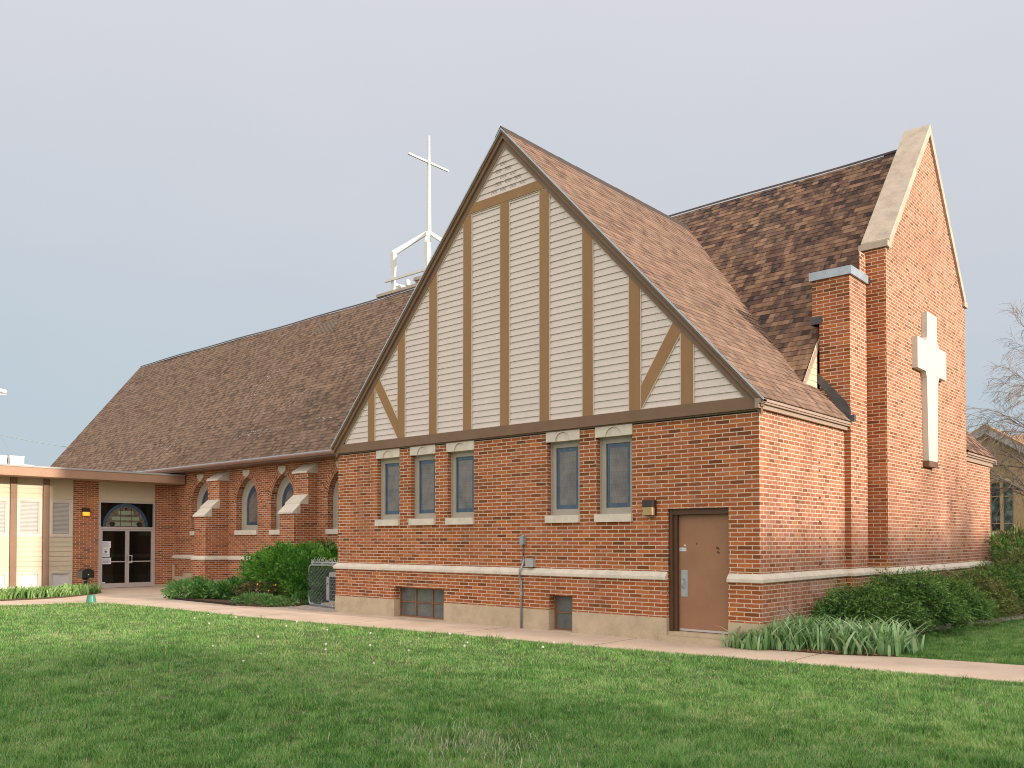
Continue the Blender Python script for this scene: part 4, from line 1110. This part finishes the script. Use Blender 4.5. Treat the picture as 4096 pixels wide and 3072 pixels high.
# ------------------------------------------------------------------ ground
def sheet(name, pts, z, mat, kind='structure'):
    m_ = MB(); m_.poly([(x, y, z) for x, y in pts]); o = m_.build(name, mat, recalc=False); o['kind'] = kind; return o
def slab(name, pts, z0, z1, mat):
    m_ = MB(); m_.prism(pts, 'Z', z0, z1); o = m_.build(name, mat); o['kind'] = 'structure'; return o
sheet('ground', [(-400, -400), (400, -400), (400, 400), (-400, 400)], -.09, 'field')
LEDGE = [(-18.9, -12), (-18.7, -4.45), (-18.3, -3.6), (-18.15, -2.75), (-17.45, -2.32), (-15.6, -2.03), (-11.2, -2.06), (-8.4, -1.87), (-5.26, -1.57), (-2.4, -1.43), (.62, -1.09), (2.3, -1.03), (3.6, -.87), (6, -.72), (14, -.35)]
LAWN = LEDGE + [(14, -14), (-18.9, -14)]
LAWN2 = [(1.85, .47), (3.4, .70), (6, .88), (14, 1.4), (14, 20), (2.6, 20), (1.95, 9.3), (1.75, 7.9), (1.35, 6.1), (1.3, 5.2), (1.1, 4.3), (1.0, 3.6), (1.35, 2.2), (1.8, .95)]
sheet('lawn_soil', LAWN, -.012, 'earth'); sheet('side_lawn_soil', LAWN2, -.012, 'earth')
WALK = [(-20.3, -12), (-20.2, -2.9), (-20.5, -2.0), (-21.45, -.84), (-23.3, .02), (-24.6, .2), (-24.6, 3.4), (-10.2, 3.4), (-10.2, .1), (.0, .1), (.12, .0), (.9, .15), (1.8, .44), (3.4, .68), (6, .86), (14, 1.38), (14, -.37)] + [(x, y + (-.03)) for x, y in LEDGE[::-1][1:]]
slab('sidewalk', WALK, -.08, .0, 'concrete')
m_ = MB()      # control joints
for x, y0_, y1_ in ((-13.2, -1.9, -.6), (-10.9, -2.0, .0), (-8.0, -1.83, -.05), (-5.1, -1.55, -.05), (-2.2, -1.4, -.05), (.9, -1.06, .13), (3.9, -.84, .72)):
    m_.box(x - .005, x + .005, y0_, y1_, -.03, .0015)
o = m_.build('pavement_joint', 'dark'); o['kind'] = 'structure'
BED = [(-18.2, .6), (-17.6, -.36), (-16.4, -.46), (-14.8, -.49), (-13.9, -.56), (-13.0, -.32), (-12.55, .25), (-12.75, .6), (-12.9, 1.4), (-13.0, 3.22), (-21.5, 3.22), (-20.2, 2.2)]
slab('planting_bed', BED, -.06, .03, 'mulch')
m_ = MB()
for p, q in zip(BED[:5], BED[1:5]):
    p, q = Vector((*p, 0)), Vector((*q, 0)); d_ = (q - p).normalized(); n_ = Vector((d_.y, -d_.x, 0)) * .05
    m_.prism([(p + n_)[:2], (q + n_)[:2], q[:2], p[:2]], 'Z', -.02, .055)
tag(m_.build('bed_edging', 'edging'), 'dark timber edging along the front of the courtyard planting bed', 'edging')
m_ = MB()
rp = random.Random(3)
for i in range(5):
    for j in range(6):
        x, y = -12.5 + i * .42 + (.2 if j % 2 else 0), -.22 + j * .34
        if x > -10.75: continue
        m_.box(x + .012, x + .405, y + .012, y + .328, -.03, .012 + rp.uniform(0, .012))
o = m_.build('paving', 'rubble'); o['kind'] = 'structure'
IRB = [(-.45, -.13), (0, -.02), (.6, .05), (1.15, .1), (1.82, .43), (1.8, .95), (1.35, 2.2), (1.0, 3.6), (1.1, 4.3), (1.3, 5.2), (1.35, 6.1), (1.75, 7.9), (1.95, 9.3), (2.6, 20), (.0, 20), (.2, 13), (.35, 4.6), (.03, 3.4), (.03, -.04)]
slab('mulch_bed', IRB, -.06, .012, 'mulch')
slab('annex_bed', [(-24.48, -12), (-20.35, -12), (-20.22, -2.9), (-20.52, -2.0), (-21.5, -.84), (-23.3, .0), (-24.48, -.1)], -.06, .015, 'mulch')
# rough kerb stones between juniper bed and side lawn
m_ = MB(); kp = [(1.02, 3.62), (1.14, 4.3), (1.33, 5.2), (1.38, 6.1), (1.78, 7.9), (1.98, 9.3), (2.3, 14)]
for p, q in zip(kp, kp[1:]):
    p, q = Vector((*p, 0)), Vector((*q, 0)); n = max(1, int((q - p).length / .5)); d_ = (q - p).normalized(); n_ = Vector((d_.y, -d_.x, 0))
    for k in range(n):
        a = p.lerp(q, k / n); b = p.lerp(q, (k + .93) / n); w_ = rp.uniform(.14, .2)
        m_.prism([(a + n_ * .02)[:2], (a - n_ * w_)[:2], (b - n_ * w_ * .9)[:2], (b + n_ * rp.uniform(0, .03))[:2]], 'Z', -.05, rp.uniform(.03, .06))
tag(m_.build('stone_edging', 'rubble'), 'rough pale kerb stones between the junipers and the side lawn', 'edging')

# ------------------------------------------------------------------ grass
def inside(P, poly):
    x, y = P[:, 0], P[:, 1]; r = np.zeros(len(P), bool); n = len(poly)
    for i in range(n):
        x0, y0 = poly[i]; x1, y1 = poly[(i + 1) % n]
        c = ((y0 > y) != (y1 > y)); 
        with np.errstate(divide='ignore', invalid='ignore'): xi = (x1 - x0) * (y - y0) / (y1 - y0) + x0
        r ^= c & (x < xi)
    return r
CAM = np.array([5.902, -12.43]); FW = np.array([-math.sin(.72241), math.cos(.72241)]); RT_ = np.array([FW[1], -FW[0]])
def vnoise(P, s, seed):
    r = np.random.default_rng(seed); G = r.random((64, 64)); q = P / s; i = np.floor(q).astype(int); f = q - i; f = f * f * (3 - 2 * f)
    g = lambda a, b: G[a % 64, b % 64]
    return (g(i[:, 0], i[:, 1]) * (1 - f[:, 0]) + g(i[:, 0] + 1, i[:, 1]) * f[:, 0]) * (1 - f[:, 1]) + (g(i[:, 0], i[:, 1] + 1) * (1 - f[:, 0]) + g(i[:, 0] + 1, i[:, 1] + 1) * f[:, 0]) * f[:, 1]
def lawn(name, poly, n, label, dmax=60, lo=-1.0, dmin=5.7):
    # sample by depth so that near grass is denser
    dep = dmin * (dmax / dmin) ** (RNG.random(n) ** 1.25)
    lat = (lo + RNG.random(n) * (1 - lo)) * dep * .68
    P = CAM + FW * dep[:, None] + RT_ * lat[:, None]
    k = inside(P, poly); P = P[k]; dep = dep[k]
    patch = vnoise(P, .9, 1) * .5 + vnoise(P, .3, 2) * .3 + vnoise(P, .12, 3) * .2
    bare = (vnoise(P, .42, 8) > .86)
    keep = ~(bare & (RNG.random(len(P)) < .72)); P, dep, patch = P[keep], dep[keep], patch[keep]
    N = len(P)
    tuft = vnoise(P, .22, 5); h = (.012 + .034 * patch + .028 * RNG.random(N) ** 2) * (1 + .9 * (tuft > .78) - .3 * (tuft < .3))
    wd = np.clip(.0022 + .00030 * dep, .0035, .015) * RNG.uniform(.7, 1.3, N)
    ang = RNG.random(N) * 2 * PI; lean = RNG.uniform(.15, .9, N) * h
    dx, dy = np.cos(ang), np.sin(ang)
    # blade width turned mostly towards the viewer
    fa = RNG.normal(.72, .9, N); ux, uy = np.cos(fa), np.sin(fa)
    V = np.zeros((N, 5, 3), dtype=np.float32); z0 = -.015
    for c, (hx, lx, ww) in enumerate(((0, 0, 1), (.55, .3, .8), (1, 1, 0))):
        cx, cy, cz = P[:, 0] + dx * lean * lx, P[:, 1] + dy * lean * lx, z0 + h * hx
        if c < 2:
            V[:, 2 * c] = np.stack([cx - ux * wd * ww / 2, cy - uy * wd * ww / 2, cz], 1); V[:, 2 * c + 1] = np.stack([cx + ux * wd * ww / 2, cy + uy * wd * ww / 2, cz], 1)
        else: V[:, 4] = np.stack([cx, cy, cz], 1)
    b = np.arange(N)[:, None] * 5
    tint = np.clip(RNG.normal(.46, .24, N) + (vnoise(P, .13, 21) - .5) * .42 + (vnoise(P, .45, 22) - .5) * .20 + .16 * (vnoise(P, 1.6, 11) - .5), 0, 1)
    dead = RNG.random(N) < .03; tint[dead] = RNG.uniform(.9, 1, dead.sum())
    o = fastmesh(name, V, (b + np.array([[0, 1, 3, 2]])), (b + np.array([[2, 3, 4]])), 'grass', np.repeat(tint, 5))
    return tag(o, label, 'grass', None, 'stuff')
lawn('lawn_grass', LAWN, 1000000, 'short green lawn in front of the church')
lawn('side_lawn_grass', LAWN2, 520000, 'green lawn strip right of the junipers', 40, .3, 11.0)

# dandelion clocks
def dandelion_parts():
    t_ = thing('dandelion', (0, 0, 0), 'white dandelion seed head standing in the front lawn', 'dandelion', 'dandelion clocks in the front lawn')
    m_ = MB(); m_.tube([(0, 0, -.01), (.006, .003, .06), (.004, .01, .115)], .0028, 5); m_.build('stem', 'stalk', t_)
    bm = bmesh.new(); bmesh.ops.create_icosphere(bm, subdivisions=2, radius=.017)
    for v in bm.verts: v.co *= random.uniform(.82, 1.1)
    me = bpy.data.meshes.new('seed_head'); bm.to_mesh(me); bm.free(); me.materials.append(M['fluff'])
    o = bpy.data.objects.new('seed_head', me); COL.objects.link(o); o.parent = t_; o.location = (.004, .01, .128)
    return t_
dd_ = dandelion_parts()
dsp = [(-10.4, -3.6), (-9.5, -3.2), (-8.9, -4.1), (-10.9, -3.0), (-7.2, -3.6), (-7.9, -2.9), (-6.4, -3.3), (-5.1, -3.4), (-4.2, -2.5), (-4.7, -4.6), (-4.3, -4.9), (-3.9, -4.4), (-3.2, -3.1), (-3.3, -4.2), (-2.8, -3.6), (-2.2, -2.3), (-2.6, -5.4), (-6.0, -4.9), (-5.6, -5.9), (-4.0, -6.4), (-3.3, -2.1), (-1.9, -2.9)]
for k, (x, y) in enumerate(dsp):
    o = dd_ if k == 0 else copy_tree(dd_)
    o.location = (x, y, 0); o.rotation_euler.z = k * 1.3; o.scale = (1, 1, .75 + .5 * ((k * 37) % 10) / 10)

# tuft of long bleached grass close to the camera
def blades(name, N, cx, cy, sx_, sy_, h0, h1, wd, mat, lean, parent=None, z0=0., tints=(.2, .9), fan=None, bend=1.0, seed=0):
    r = np.random.default_rng(seed)
    V = np.zeros((N, 9, 3), np.float32); th = np.zeros(N)
    x = cx + r.normal(0, sx_, N); y = cy + r.normal(0, sy_, N); h = r.uniform(h0, h1, N)
    a = r.random(N) * 2 * PI if fan is None else fan + r.normal(0, .25, N) + PI * (r.random(N) < .5)
    l = r.uniform(*lean, N) * h; ww = r.uniform(.7, 1.25, N) * wd
    ua = a + PI / 2 + r.normal(0, .5, N)
    ux, uy = np.cos(ua), np.sin(ua)
    for k, t in enumerate((0, .3, .6, .85)):
        ox = np.cos(a) * l * t ** 1.9; oy = np.sin(a) * l * t ** 1.9; zz_ = z0 + h * (t - .12 * bend * t ** 4)
        s = (.7, 1.0, .85, .5)[k] * ww / 2
        V[:, 2 * k] = np.stack([x + ox - ux * s, y + oy - uy * s, zz_], 1); V[:, 2 * k + 1] = np.stack([x + ox + ux * s, y + oy + uy * s, zz_], 1)
    V[:, 8] = np.stack([x + np.cos(a) * l * 1.05, y + np.sin(a) * l * 1.05, z0 + h * (1 - .16 * bend)], 1)
    b = np.arange(N)[:, None] * 9
    q = np.concatenate([b + np.array([[2 * k, 2 * k + 1, 2 * k + 3, 2 * k + 2]]) for k in range(3)])
    t_ = b + np.array([[6, 7, 8]])
    tint = np.repeat(r.uniform(*tints, N), 9).reshape(N, 9) + np.array([-.15, -.15, -.05, -.05, .05, .05, .1, .1, .12])
    return fastmesh(name, V, q, t_, mat, np.clip(tint, 0, 1).ravel(), parent)
tag(blades('grass_tuft', 520, 1.05, -7.45, .50, .24, .04, .12, .0055, 'deadgrass', (.2, .8), seed=4), 'tuft of long bleached grass at the bottom edge of the lawn', 'grass tuft', None, 'stuff')

# ------------------------------------------------------------------ leafy plants
def leaves(P, D, size, aspect=.5, fold=.0, seed=0, jit=.5, tint=None):
    """leaf diamonds at points P growing along directions D"""
    r = np.random.default_rng(seed); N = len(P)
    D = D + r.normal(0, jit, (N, 3)); D /= np.linalg.norm(D, axis=1)[:, None] + 1e-9
    Rn = r.normal(0, 1, (N, 3)); U = np.cross(D, Rn); U /= np.linalg.norm(U, axis=1)[:, None] + 1e-9
    s = size * r.uniform(.65, 1.3, N)[:, None]
    V = np.stack([P, P + D * s * .5 + U * s * aspect * .5, P + D * s, P + D * s * .5 - U * s * aspect * .5], 1)
    b = np.arange(N)[:, None] * 4; q = b + np.array([[0, 1, 2, 3]])
    t = r.random(N) if tint is None else np.clip(tint + r.normal(0, .14, N), 0, 1)
    return V, q, np.repeat(t, 4)
def ball_points(N, c, rad, r, shell=.75, zmin=0.02, lump=.18, freq=3.0):
    d_ = r.normal(0, 1, (N, 3)); d_ /= np.linalg.norm(d_, axis=1)[:, None]
    lumps = 1 + lump * np.sin(d_[:, 0] * freq * 2.3 + c[0]) * np.sin(d_[:, 1] * freq * 1.9 + 1) + lump * .7 * np.sin(d_[:, 2] * freq * 2.7 + c[1] * 3 + d_[:, 0] * freq * 3)
    rr_ = (shell + (1 - shell) * r.random(N)) * lumps
    P = np.array(c) + d_ * rr_[:, None] * np.array(rad)
    k = P[:, 2] > zmin
    return P[k], d_[k]
def shrub(name, base, balls, N, size, aspect, mat, label, cat, seed=0, jit=.55, up=.35, lump=.18, shell=.72, group=None, stem='bark'):
    r = np.random.default_rng(seed); t_ = thing(name, base, label, cat, group)
    Ps, Ds = [], []
    vol = sum(b[1][0] * b[1][2] for b in balls)
    for c, rad in balls:
        p, d_ = ball_points(int(N * rad[0] * rad[2] / vol), c, rad, r, lump=lump, shell=shell); Ps.append(p); Ds.append(d_)
    P, D = np.concatenate(Ps), np.concatenate(Ds); D[:, 2] += up
    cl_ = vnoise(P[:, :2] + P[:, 2:3] * .7, .22, seed + 1)
    V, q, t = leaves(P, D, size, aspect, seed=seed, jit=jit, tint=.12 + .72 * cl_)
    fastmesh('foliage', V, q, None, mat, t, t_)
    m_ = MB(); b = Vector(base)
    for k in range(5):
        a = k * 1.3; c = balls[k % len(balls)][0]; e_ = Vector((c[0] + .25 * math.cos(a), c[1] + .25 * math.sin(a), max(.15, c[2] * .9)))
        m_.tube([tuple(b + Vector((.05 * math.cos(a), .05 * math.sin(a), -.03))), tuple(b.lerp(e_, .5) + Vector((0, 0, .05))), tuple(e_)], [.022, .016, .008], 5)
    m_.build('stem', stem, t_)
    return t_
shrub('rounded_shrub', (-14.2, 1.7, 0), [((-14.6, 1.55, .82), (1.25, .95, .70)), ((-13.5, 1.6, .86), (1.05, .9, .70)), ((-15.45, 1.6, .80), (.95, .85, .62)), ((-12.9, 1.9, .8), (.8, .8, .62)), ((-14.0, 1.3, .45), (1.3, .6, .38))],
      34000, .085, .42, 'boxwood', 'large dense bright green rounded shrub against the nave wall', 'shrub', 11, .6, .5)
shrub('peony_plant', (-17.3, .25, 0), [((-17.35, .2, .2), (.85, .75, .30)), ((-16.75, .35, .18), (.5, .5, .22))], 3400, .13, .38, 'peony', 'leafy green peony clump at the left corner of the courtyard bed', 'plant', 12, .6, .25)
shrub('peony_plant', (-16.0, .6, 0), [((-15.95, .6, .26), (.48, .5, .26))], 1500, .13, .38, 'peony', 'smaller leafy green peony clump beside the bronze flowering shrub', 'plant', 13, .6, .3)
fs = shrub('flowering_shrub', (-14.8, .75, 0), [((-14.85, .75, .28), (.85, .55, .28)), ((-14.1, .9, .22), (.5, .4, .2))], 2600, .07, .5, 'bronze', 'low bronze-leaved shrub dotted with yellow flowers in the courtyard bed', 'shrub', 14, .8, .3)
r_ = np.random.default_rng(15)
p_, d_ = ball_points(46, (-14.75, .6, .33), (.85, .5, .28), r_, .95, .15); V, q, t = leaves(p_, d_, .055, .9, seed=3, jit=.9)
fastmesh('blossom', V, q, None, 'petal', t, fs)
shrub('groundcover_plant', (-13.7, .0, 0), [((-13.75, -.02, .08), (.95, .45, .2)), ((-13.1, .1, .07), (.55, .4, .17))], 4200, .06, .5, 'cover', 'low spreading green groundcover at the front edge of the bed', 'plant', 16, .7, .5)
shrub('fern_clump', (-13.05, .95, 0), [((-13.05, .95, .12), (.38, .35, .19))], 1100, .08, .4, 'peony', 'small bushy green plant beside the chain-link gate', 'plant', 17, .7, .5)
t_ = thing('daylily', (-17.25, 1.5, 0), 'tuft of dark strappy leaves between the peonies and the buttress', 'plant')
blades('leaves', 120, -17.25, 1.5, .16, .14, .38, .62, .034, 'peony', (.5, 1.2), t_, seed=8, tints=(.1, .6))

# irises: four clump shapes, copied
def iris_clump(seed, mat, label, group, hh=(.14, .47)):
    t_ = thing('iris_plant', (0, 0, 0), label, 'iris', group); r = np.random.default_rng(seed)
    blades('leaves', 22, 0, 0, .10, .085, hh[0], hh[1], .05, mat, (.10, 1.0), t_, seed=seed, tints=(.15, .85), fan=seed * .9, bend=.5)
    m_ = MB(); m_.tube([(-.07, 0, .01), (.06, .02, .015)], .014, 5); m_.build('rhizome', 'stalk', t_)
    return t_
LI = 'blue-green sword-leaved iris clump in the corner bed below the street-side brick wall'
ir = [iris_clump(20 + k, 'iris', LI, 'irises at the church corner') for k in range(4)]
ri = random.Random(9); n = 0
spots = []
for i in range(16):
    for j in range(6):
        x = -.02 + i * .12 + ri.uniform(-.05, .05); y = .16 + j * .19 + max(0, x) * .13 + ri.uniform(-.09, .09)
        if x > 1.78 or (x < .12 and y > .25) or (x < .06 and j > 0): continue
        if y < .02 + max(0, x - .9) * .40 + (.1 if x < .9 else .05): continue
        spots.append((x, y))
spots += [(-.2, -.09), (-.36, -.1), (-.08, -.06), (-.28, -.07), (.03, -.03), (.12, .03), (.25, .06)]
for n, (x, y) in enumerate(spots):
    o = ir[n] if n < 4 else copy_tree(ir[n % 4]); o.location = (x, y, .01); o.rotation_euler.z = ri.uniform(0, 6.28); s = ri.uniform(.85, 1.15); o.scale = (s, s, s * (.78 if x < -.05 else 1.05))
tl = thing('tall_iris', (.3, .55, 0), 'taller dark iris leaves rising behind the corner bed against the brick', 'iris')
blades('leaves', 16, .35, .55, .28, .12, .5, .85, .05, 'iris', (.1, .6), tl, seed=31, tints=(.0, .35), fan=.2)
LJ = 'yellow-green iris clump in the narrow bed below the annex windows'
il = [iris_clump(40 + k, 'irisl', LJ, 'irises along the annex', (.17, .36)) for k in range(3)]
n = 0
for i in range(34):
    y = -4.6 + i * .125; t0 = (y + 4.6) / 4.2
    for j in range(2):
        xe_ = -20.62 if y < -2.2 else -20.62 - (y + 2.2) * .62
        x = xe_ - .25 - j * .55 + ri.uniform(-.15, .15)
        if x > -20.5 or y > -.5: continue
        o = il[n] if n < 3 else copy_tree(il[n % 3]); n += 1
        o.location = (x, y + ri.uniform(-.06, .06), .01); o.rotation_euler.z = ri.uniform(0, 6.28); s = ri.uniform(.8, 1.15); o.scale = (s, s, s)

# junipers: feathery sprays
def juniper(base, rx, ry, h, N, label, seed, mat='juniper', sway=(.35, -.9)):
    N = int(N * .8)
    r = np.random.default_rng(seed); t_ = thing('juniper', base, label, 'shrub', 'junipers along the street-side wall')
    K = N
    a = r.random(K) * 2 * PI; rad = np.sqrt(r.random(K)); lev = r.random(K)
    lob = 1 + .22 * np.sin(a * 3 + seed) + .15 * np.sin(a * 7 + seed * 2)
    px_ = base[0] + np.cos(a) * rad * rx * lob; py_ = base[1] + np.sin(a) * rad * ry * lob
    dome = h * np.clip(1 - (rad * .95) ** 2.6, 0, 1) ** .6 * (.72 + .28 * vnoise(np.stack([px_, py_], 1), .35, seed + 2)) * 1.12
    pz = dome * (.25 + .75 * lev ** .45)
    P0 = np.stack([px_, py_, pz], 1)
    D0 = np.stack([np.cos(a) * rad + sway[0] * .6, np.sin(a) * rad + sway[1] * .6, np.full(K, .28)], 1) + r.normal(0, .2, (K, 3)); D0 /= np.linalg.norm(D0, axis=1)[:, None]
    # each spray: a short axis carrying paired needles-tufts
    M_ = 17; L = r.uniform(.20, .40, K); tt = np.linspace(0, 1, M_)
    side = np.cross(D0, r.normal(0, 1, (K, 3))); side /= np.linalg.norm(side, axis=1)[:, None]
    P = (P0[:, None, :] + D0[:, None, :] * (L[:, None] * tt)[:, :, None] + np.array([0, 0, -.05])[None, None, :] * (tt ** 2)[None, :, None])
    sg = np.where(np.arange(M_) % 2 == 0, 1, -1)
    D = D0[:, None, :] * .8 + side[:, None, :] * (sg * .75)[None, :, None]
    P = P.reshape(-1, 3); D = D.reshape(-1, 3)
    clump = vnoise(P0[:, :2] + P0[:, 2:3], .3, seed + 5)
    tint = (np.repeat(clump, M_) * .30 + np.tile(tt, K) ** 1.4 * .62 - .02)
    V, q, t = leaves(P, D, .058, .26, seed=seed, jit=.2, tint=tint)
    fastmesh('foliage', V, q, None, mat, t, t_)
    m_ = MB(); b = Vector(base)
    for k in range(7):
        g = k * .9; e_ = b + Vector((rx * .7 * math.cos(g), ry * .7 * math.sin(g), h * .55)); m_.tube([tuple(b), tuple(b.lerp(e_, .5) + Vector((0, 0, .06))), tuple(e_)], [.025, .018, .008], 5)
    m_.build('stem', 'bark', t_)
    return t_
juniper((.62, 2.55, 0), .70, 1.0, .80, 2300, 'dark green spreading juniper nearest the iris bed', 51)
juniper((.85, 3.9, 0), .78, 1.05, .95, 2500, 'dark green juniper against the brick pier of the gable wall', 52)
juniper((.95, 5.6, 0), .8, 1.2, .92, 2400, 'dark juniper below the wall cross', 53)
juniper((1.05, 7.3, 0), .85, 1.2, .95, 2200, 'olive juniper with rusty twigs right of the wall cross', 54, 'yew')
juniper((1.2, 9.2, 0), .9, 1.3, 1.10, 2200, 'green juniper in front of the far corner of the gable wall', 55)
juniper((1.45, 11.3, 0), 1.0, 1.4, 1.22, 1500, 'olive juniper at the right edge beyond the gable wall', 56, 'yew')
juniper((1.6, 14.3, 0), 1.2, 1.6, 1.35, 1400, 'far green juniper at the right edge in front of the house', 57)
shrub('yew_bush', (.95, 12.6, 0), [((.95, 12.6, 1.38), (.62, .7, .55)), ((.95, 12.6, .8), (.5, .6, .6))], 4200, .10, .22, 'yew', 'round yellow-green yew bush rising behind the junipers at the right', 'shrub', 61, .5, .6)
shrub('leafy_shrub', (.5, 14.0, 0), [((.4, 14.2, 1.1), (.8, .8, .75))], 2600, .09, .5, 'boxwood', 'bright green leafy shrub behind the yew bush', 'shrub', 62, .6, .4)
shrub('hedge', (0, 27, 0), [((-3.2 + k * 1.3, 27 + .3 * (k % 2), .9), (.95, .7, .9)) for k in range(6)], 5000, .14, .5, 'boxwood', 'green hedge below the window of the tan house', 'hedge', 63, .6, .4)

# leaf litter under the irises
r_ = np.random.default_rng(70); N = 420
P = np.stack([r_.uniform(-.4, 1.8, N), np.zeros(N), np.full(N, .02)], 1); P[:, 1] = .02 + np.clip(P[:, 0] - .9, 0, 2) * .42 + r_.uniform(0, .28, N)
V, q, t = leaves(P, np.stack([r_.normal(0, 1, N), r_.normal(0, 1, N), r_.uniform(0, .3, N)], 1), .075, .5, seed=71, jit=.1)
tag(fastmesh('leaf_litter', V, q, None, 'litter', t), 'dry brown leaf litter under the corner irises', 'leaf litter', None, 'stuff')

# ------------------------------------------------------------------ courtyard objects
gt = thing('chain_link_gate', (-12.3, .6, 0), 'galvanised chain-link gate panel leaning beside the brick corner', 'gate')
g0, g1 = Vector((-12.42, .60, 0)), Vector((-10.75, .31, 0)); gd = (g1 - g0).normalized()
G = lambda s, z: tuple(g0 + gd * s + Vector((0, 0, z)))
m_ = MB(); Lg = (g1 - g0).length
m_.tube([G(.12, .06), G(.04, .09), G(0, .17), G(0, .93), G(.04, 1.01), G(.12, 1.04), G(Lg - .12, 1.06), G(Lg, .95), G(Lg, .15), G(Lg - .1, .06), G(.12, .06)], .024, 8)
m_.tube([G(.14, 1.10), G(Lg, 1.12)], .024, 8)
for s in (.2, .75, 1.3): m_.tube([G(s, .03), G(s, .1)], .032, 8); m_.tube([G(s, 1.02), G(s, 1.13)], .032, 8)
m_.build('frame', 'galv', gt, smooth=True)
m_ = MB(); p = .082; k = -20
while k * p < Lg + .05:
    for sg in (1, -1):
        pts = []
        for z in np.linspace(.08, 1.0, 12):
            s = k * p + (z - .08) * sg * .8 + (0 if sg > 0 else .75)
            if .015 < s < Lg - .01: pts.append(G(s, z))
        if len(pts) > 1: m_.tube([pts[0], pts[-1]], .0019, 3, cap=False)
    k += 1
m_.build('mesh_wire', 'wire', gt, recalc=False)
m_ = MB(); rw = random.Random(4); s = .1
while s < Lg - .05:
    z0_ = 1.12; h_ = rw.uniform(.05, .13); m_.tube([G(s, z0_), G(s + rw.uniform(.02, .07), z0_ + h_ * .6), G(s + rw.uniform(.04, .12), z0_ + h_), ], .006, 4); s += rw.uniform(.05, .1)
m_.build('wire_ends', 'white', gt)
ac = thing('air_conditioner', (-11.6, 1.35, .03), 'grey air conditioning condenser behind the chain-link gate', 'air conditioner')
ax0, ax1, ay0, ay1 = -12.15, -11.25, .93, 1.75
m_ = MB(); t = .11
for x0, x1, y0_, y1_ in ((ax0, ax0 + t, ay0, ay0 + t), (ax1 - t, ax1, ay0, ay0 + t), (ax0, ax0 + t, ay1 - t, ay1), (ax1 - t, ax1, ay1 - t, ay1)): m_.box(x0, x1, y0_, y1_, .09, .85)
m_.box(ax0, ax1, ay0, ay1, .74, .85); m_.box(ax0, ax1, ay0, ay1, .08, .14); m_.build('cabinet', 'acgrey', ac)
m_ = MB(); m_.box(ax0 + .03, ax1 - .03, ay0 + .03, ay1 - .03, .14, .74); m_.build('coil', 'dark', ac)
m_ = MB()
for k in range(6):
    z = .2 + k * .095; m_.box(ax0 + t, ax1 - t, ay0 + .015, ay0 + .028, z, z + .008); m_.box(ax0 + .015, ax0 + .028, ay0 + t, ay1 - t, z, z + .008)
m_.build('grille', 'galv', ac)
m_ = MB(); m_.prism([(-12.095 + .03 * math.cos(a), .56 + .022 * math.sin(a)) for a in np.linspace(0, 2 * PI, 14)[:-1]], 'Y', ay0 - .004, ay0); m_.build('badge', 'lampbox', ac)
MB().box(ax0 - .1, ax1 + .1, ay0 - .08, ay1 + .08, -.02, .078).build('pad', 'foundation', ac)

mx = thing('mailbox', (-22.6, -.69, 0), 'black mailbox on a post in front of the annex brick pier', 'mailbox')
m_ = MB()
pr = [(-.18, 0), (.18, 0), (.18, .17)] + [(.18 * math.cos(a), .17 + .115 * math.sin(a)) for a in np.linspace(0, PI, 9)[1:-1]] + [(-.18, .17)]
m_.prism([(-.69 + y, .47 + z) for y, z in pr], 'X', -22.82, -22.42); m_.build('box', 'mailbox', mx)
m_ = MB(); m_.prism([(-.69 + y * 1.04, .468 + z * 1.02) for y, z in pr], 'X', -22.419, -22.40); dor = m_.build('door', 'mailbox', mx)
m_ = MB(); m_.box(-22.40, -22.375, -.705, -.675, .56, .59); m_.build('knob', 'white', dor)
m_ = MB(); m_.tube([(-22.6, -.69, -.03), (-22.6, -.69, .40)], .06, 10); m_.tube([(-22.6, -.69, .36), (-22.6, -.69, .40), (-22.6, -.69, .47)], [.062, .075, .12], 10); m_.build('post', 'mailbox', mx)
m_ = MB(); m_.tube([(-22.6, -.69, .385), (-22.6, -.69, .40)], .078, 10); m_.build('collar', 'steel', mx)
pt = thing('green_pot', (-17.87, -2.49, 0), 'upturned green plastic pot at the corner of the lawn and walk', 'pot')
m_ = MB(); m_.lathe([(.128, -.01), (.130, .012), (.124, .02), (.098, .185), (.088, .192), (.02, .19)], (-17.87, -2.49, .0), 24); m_.build('body', 'pot', pt)
m_ = MB(); m_.lathe([(.03, 0), (.03, .012)], (0, 0, 0), 12)
o = m_.build('drain_hole', 'dark', pt); o.location = (0, 0, 0)
for v in o.data.vertices:      # turn the disc to face out of the pot's side, low on the left
    x, y, z = v.co.x + 17.87, v.co.y - 2.49, v.co.z
    v.co = (.045 * 0 - .02 + x * .8 + .0, -.118 - z * .6, .035 + y * .9)
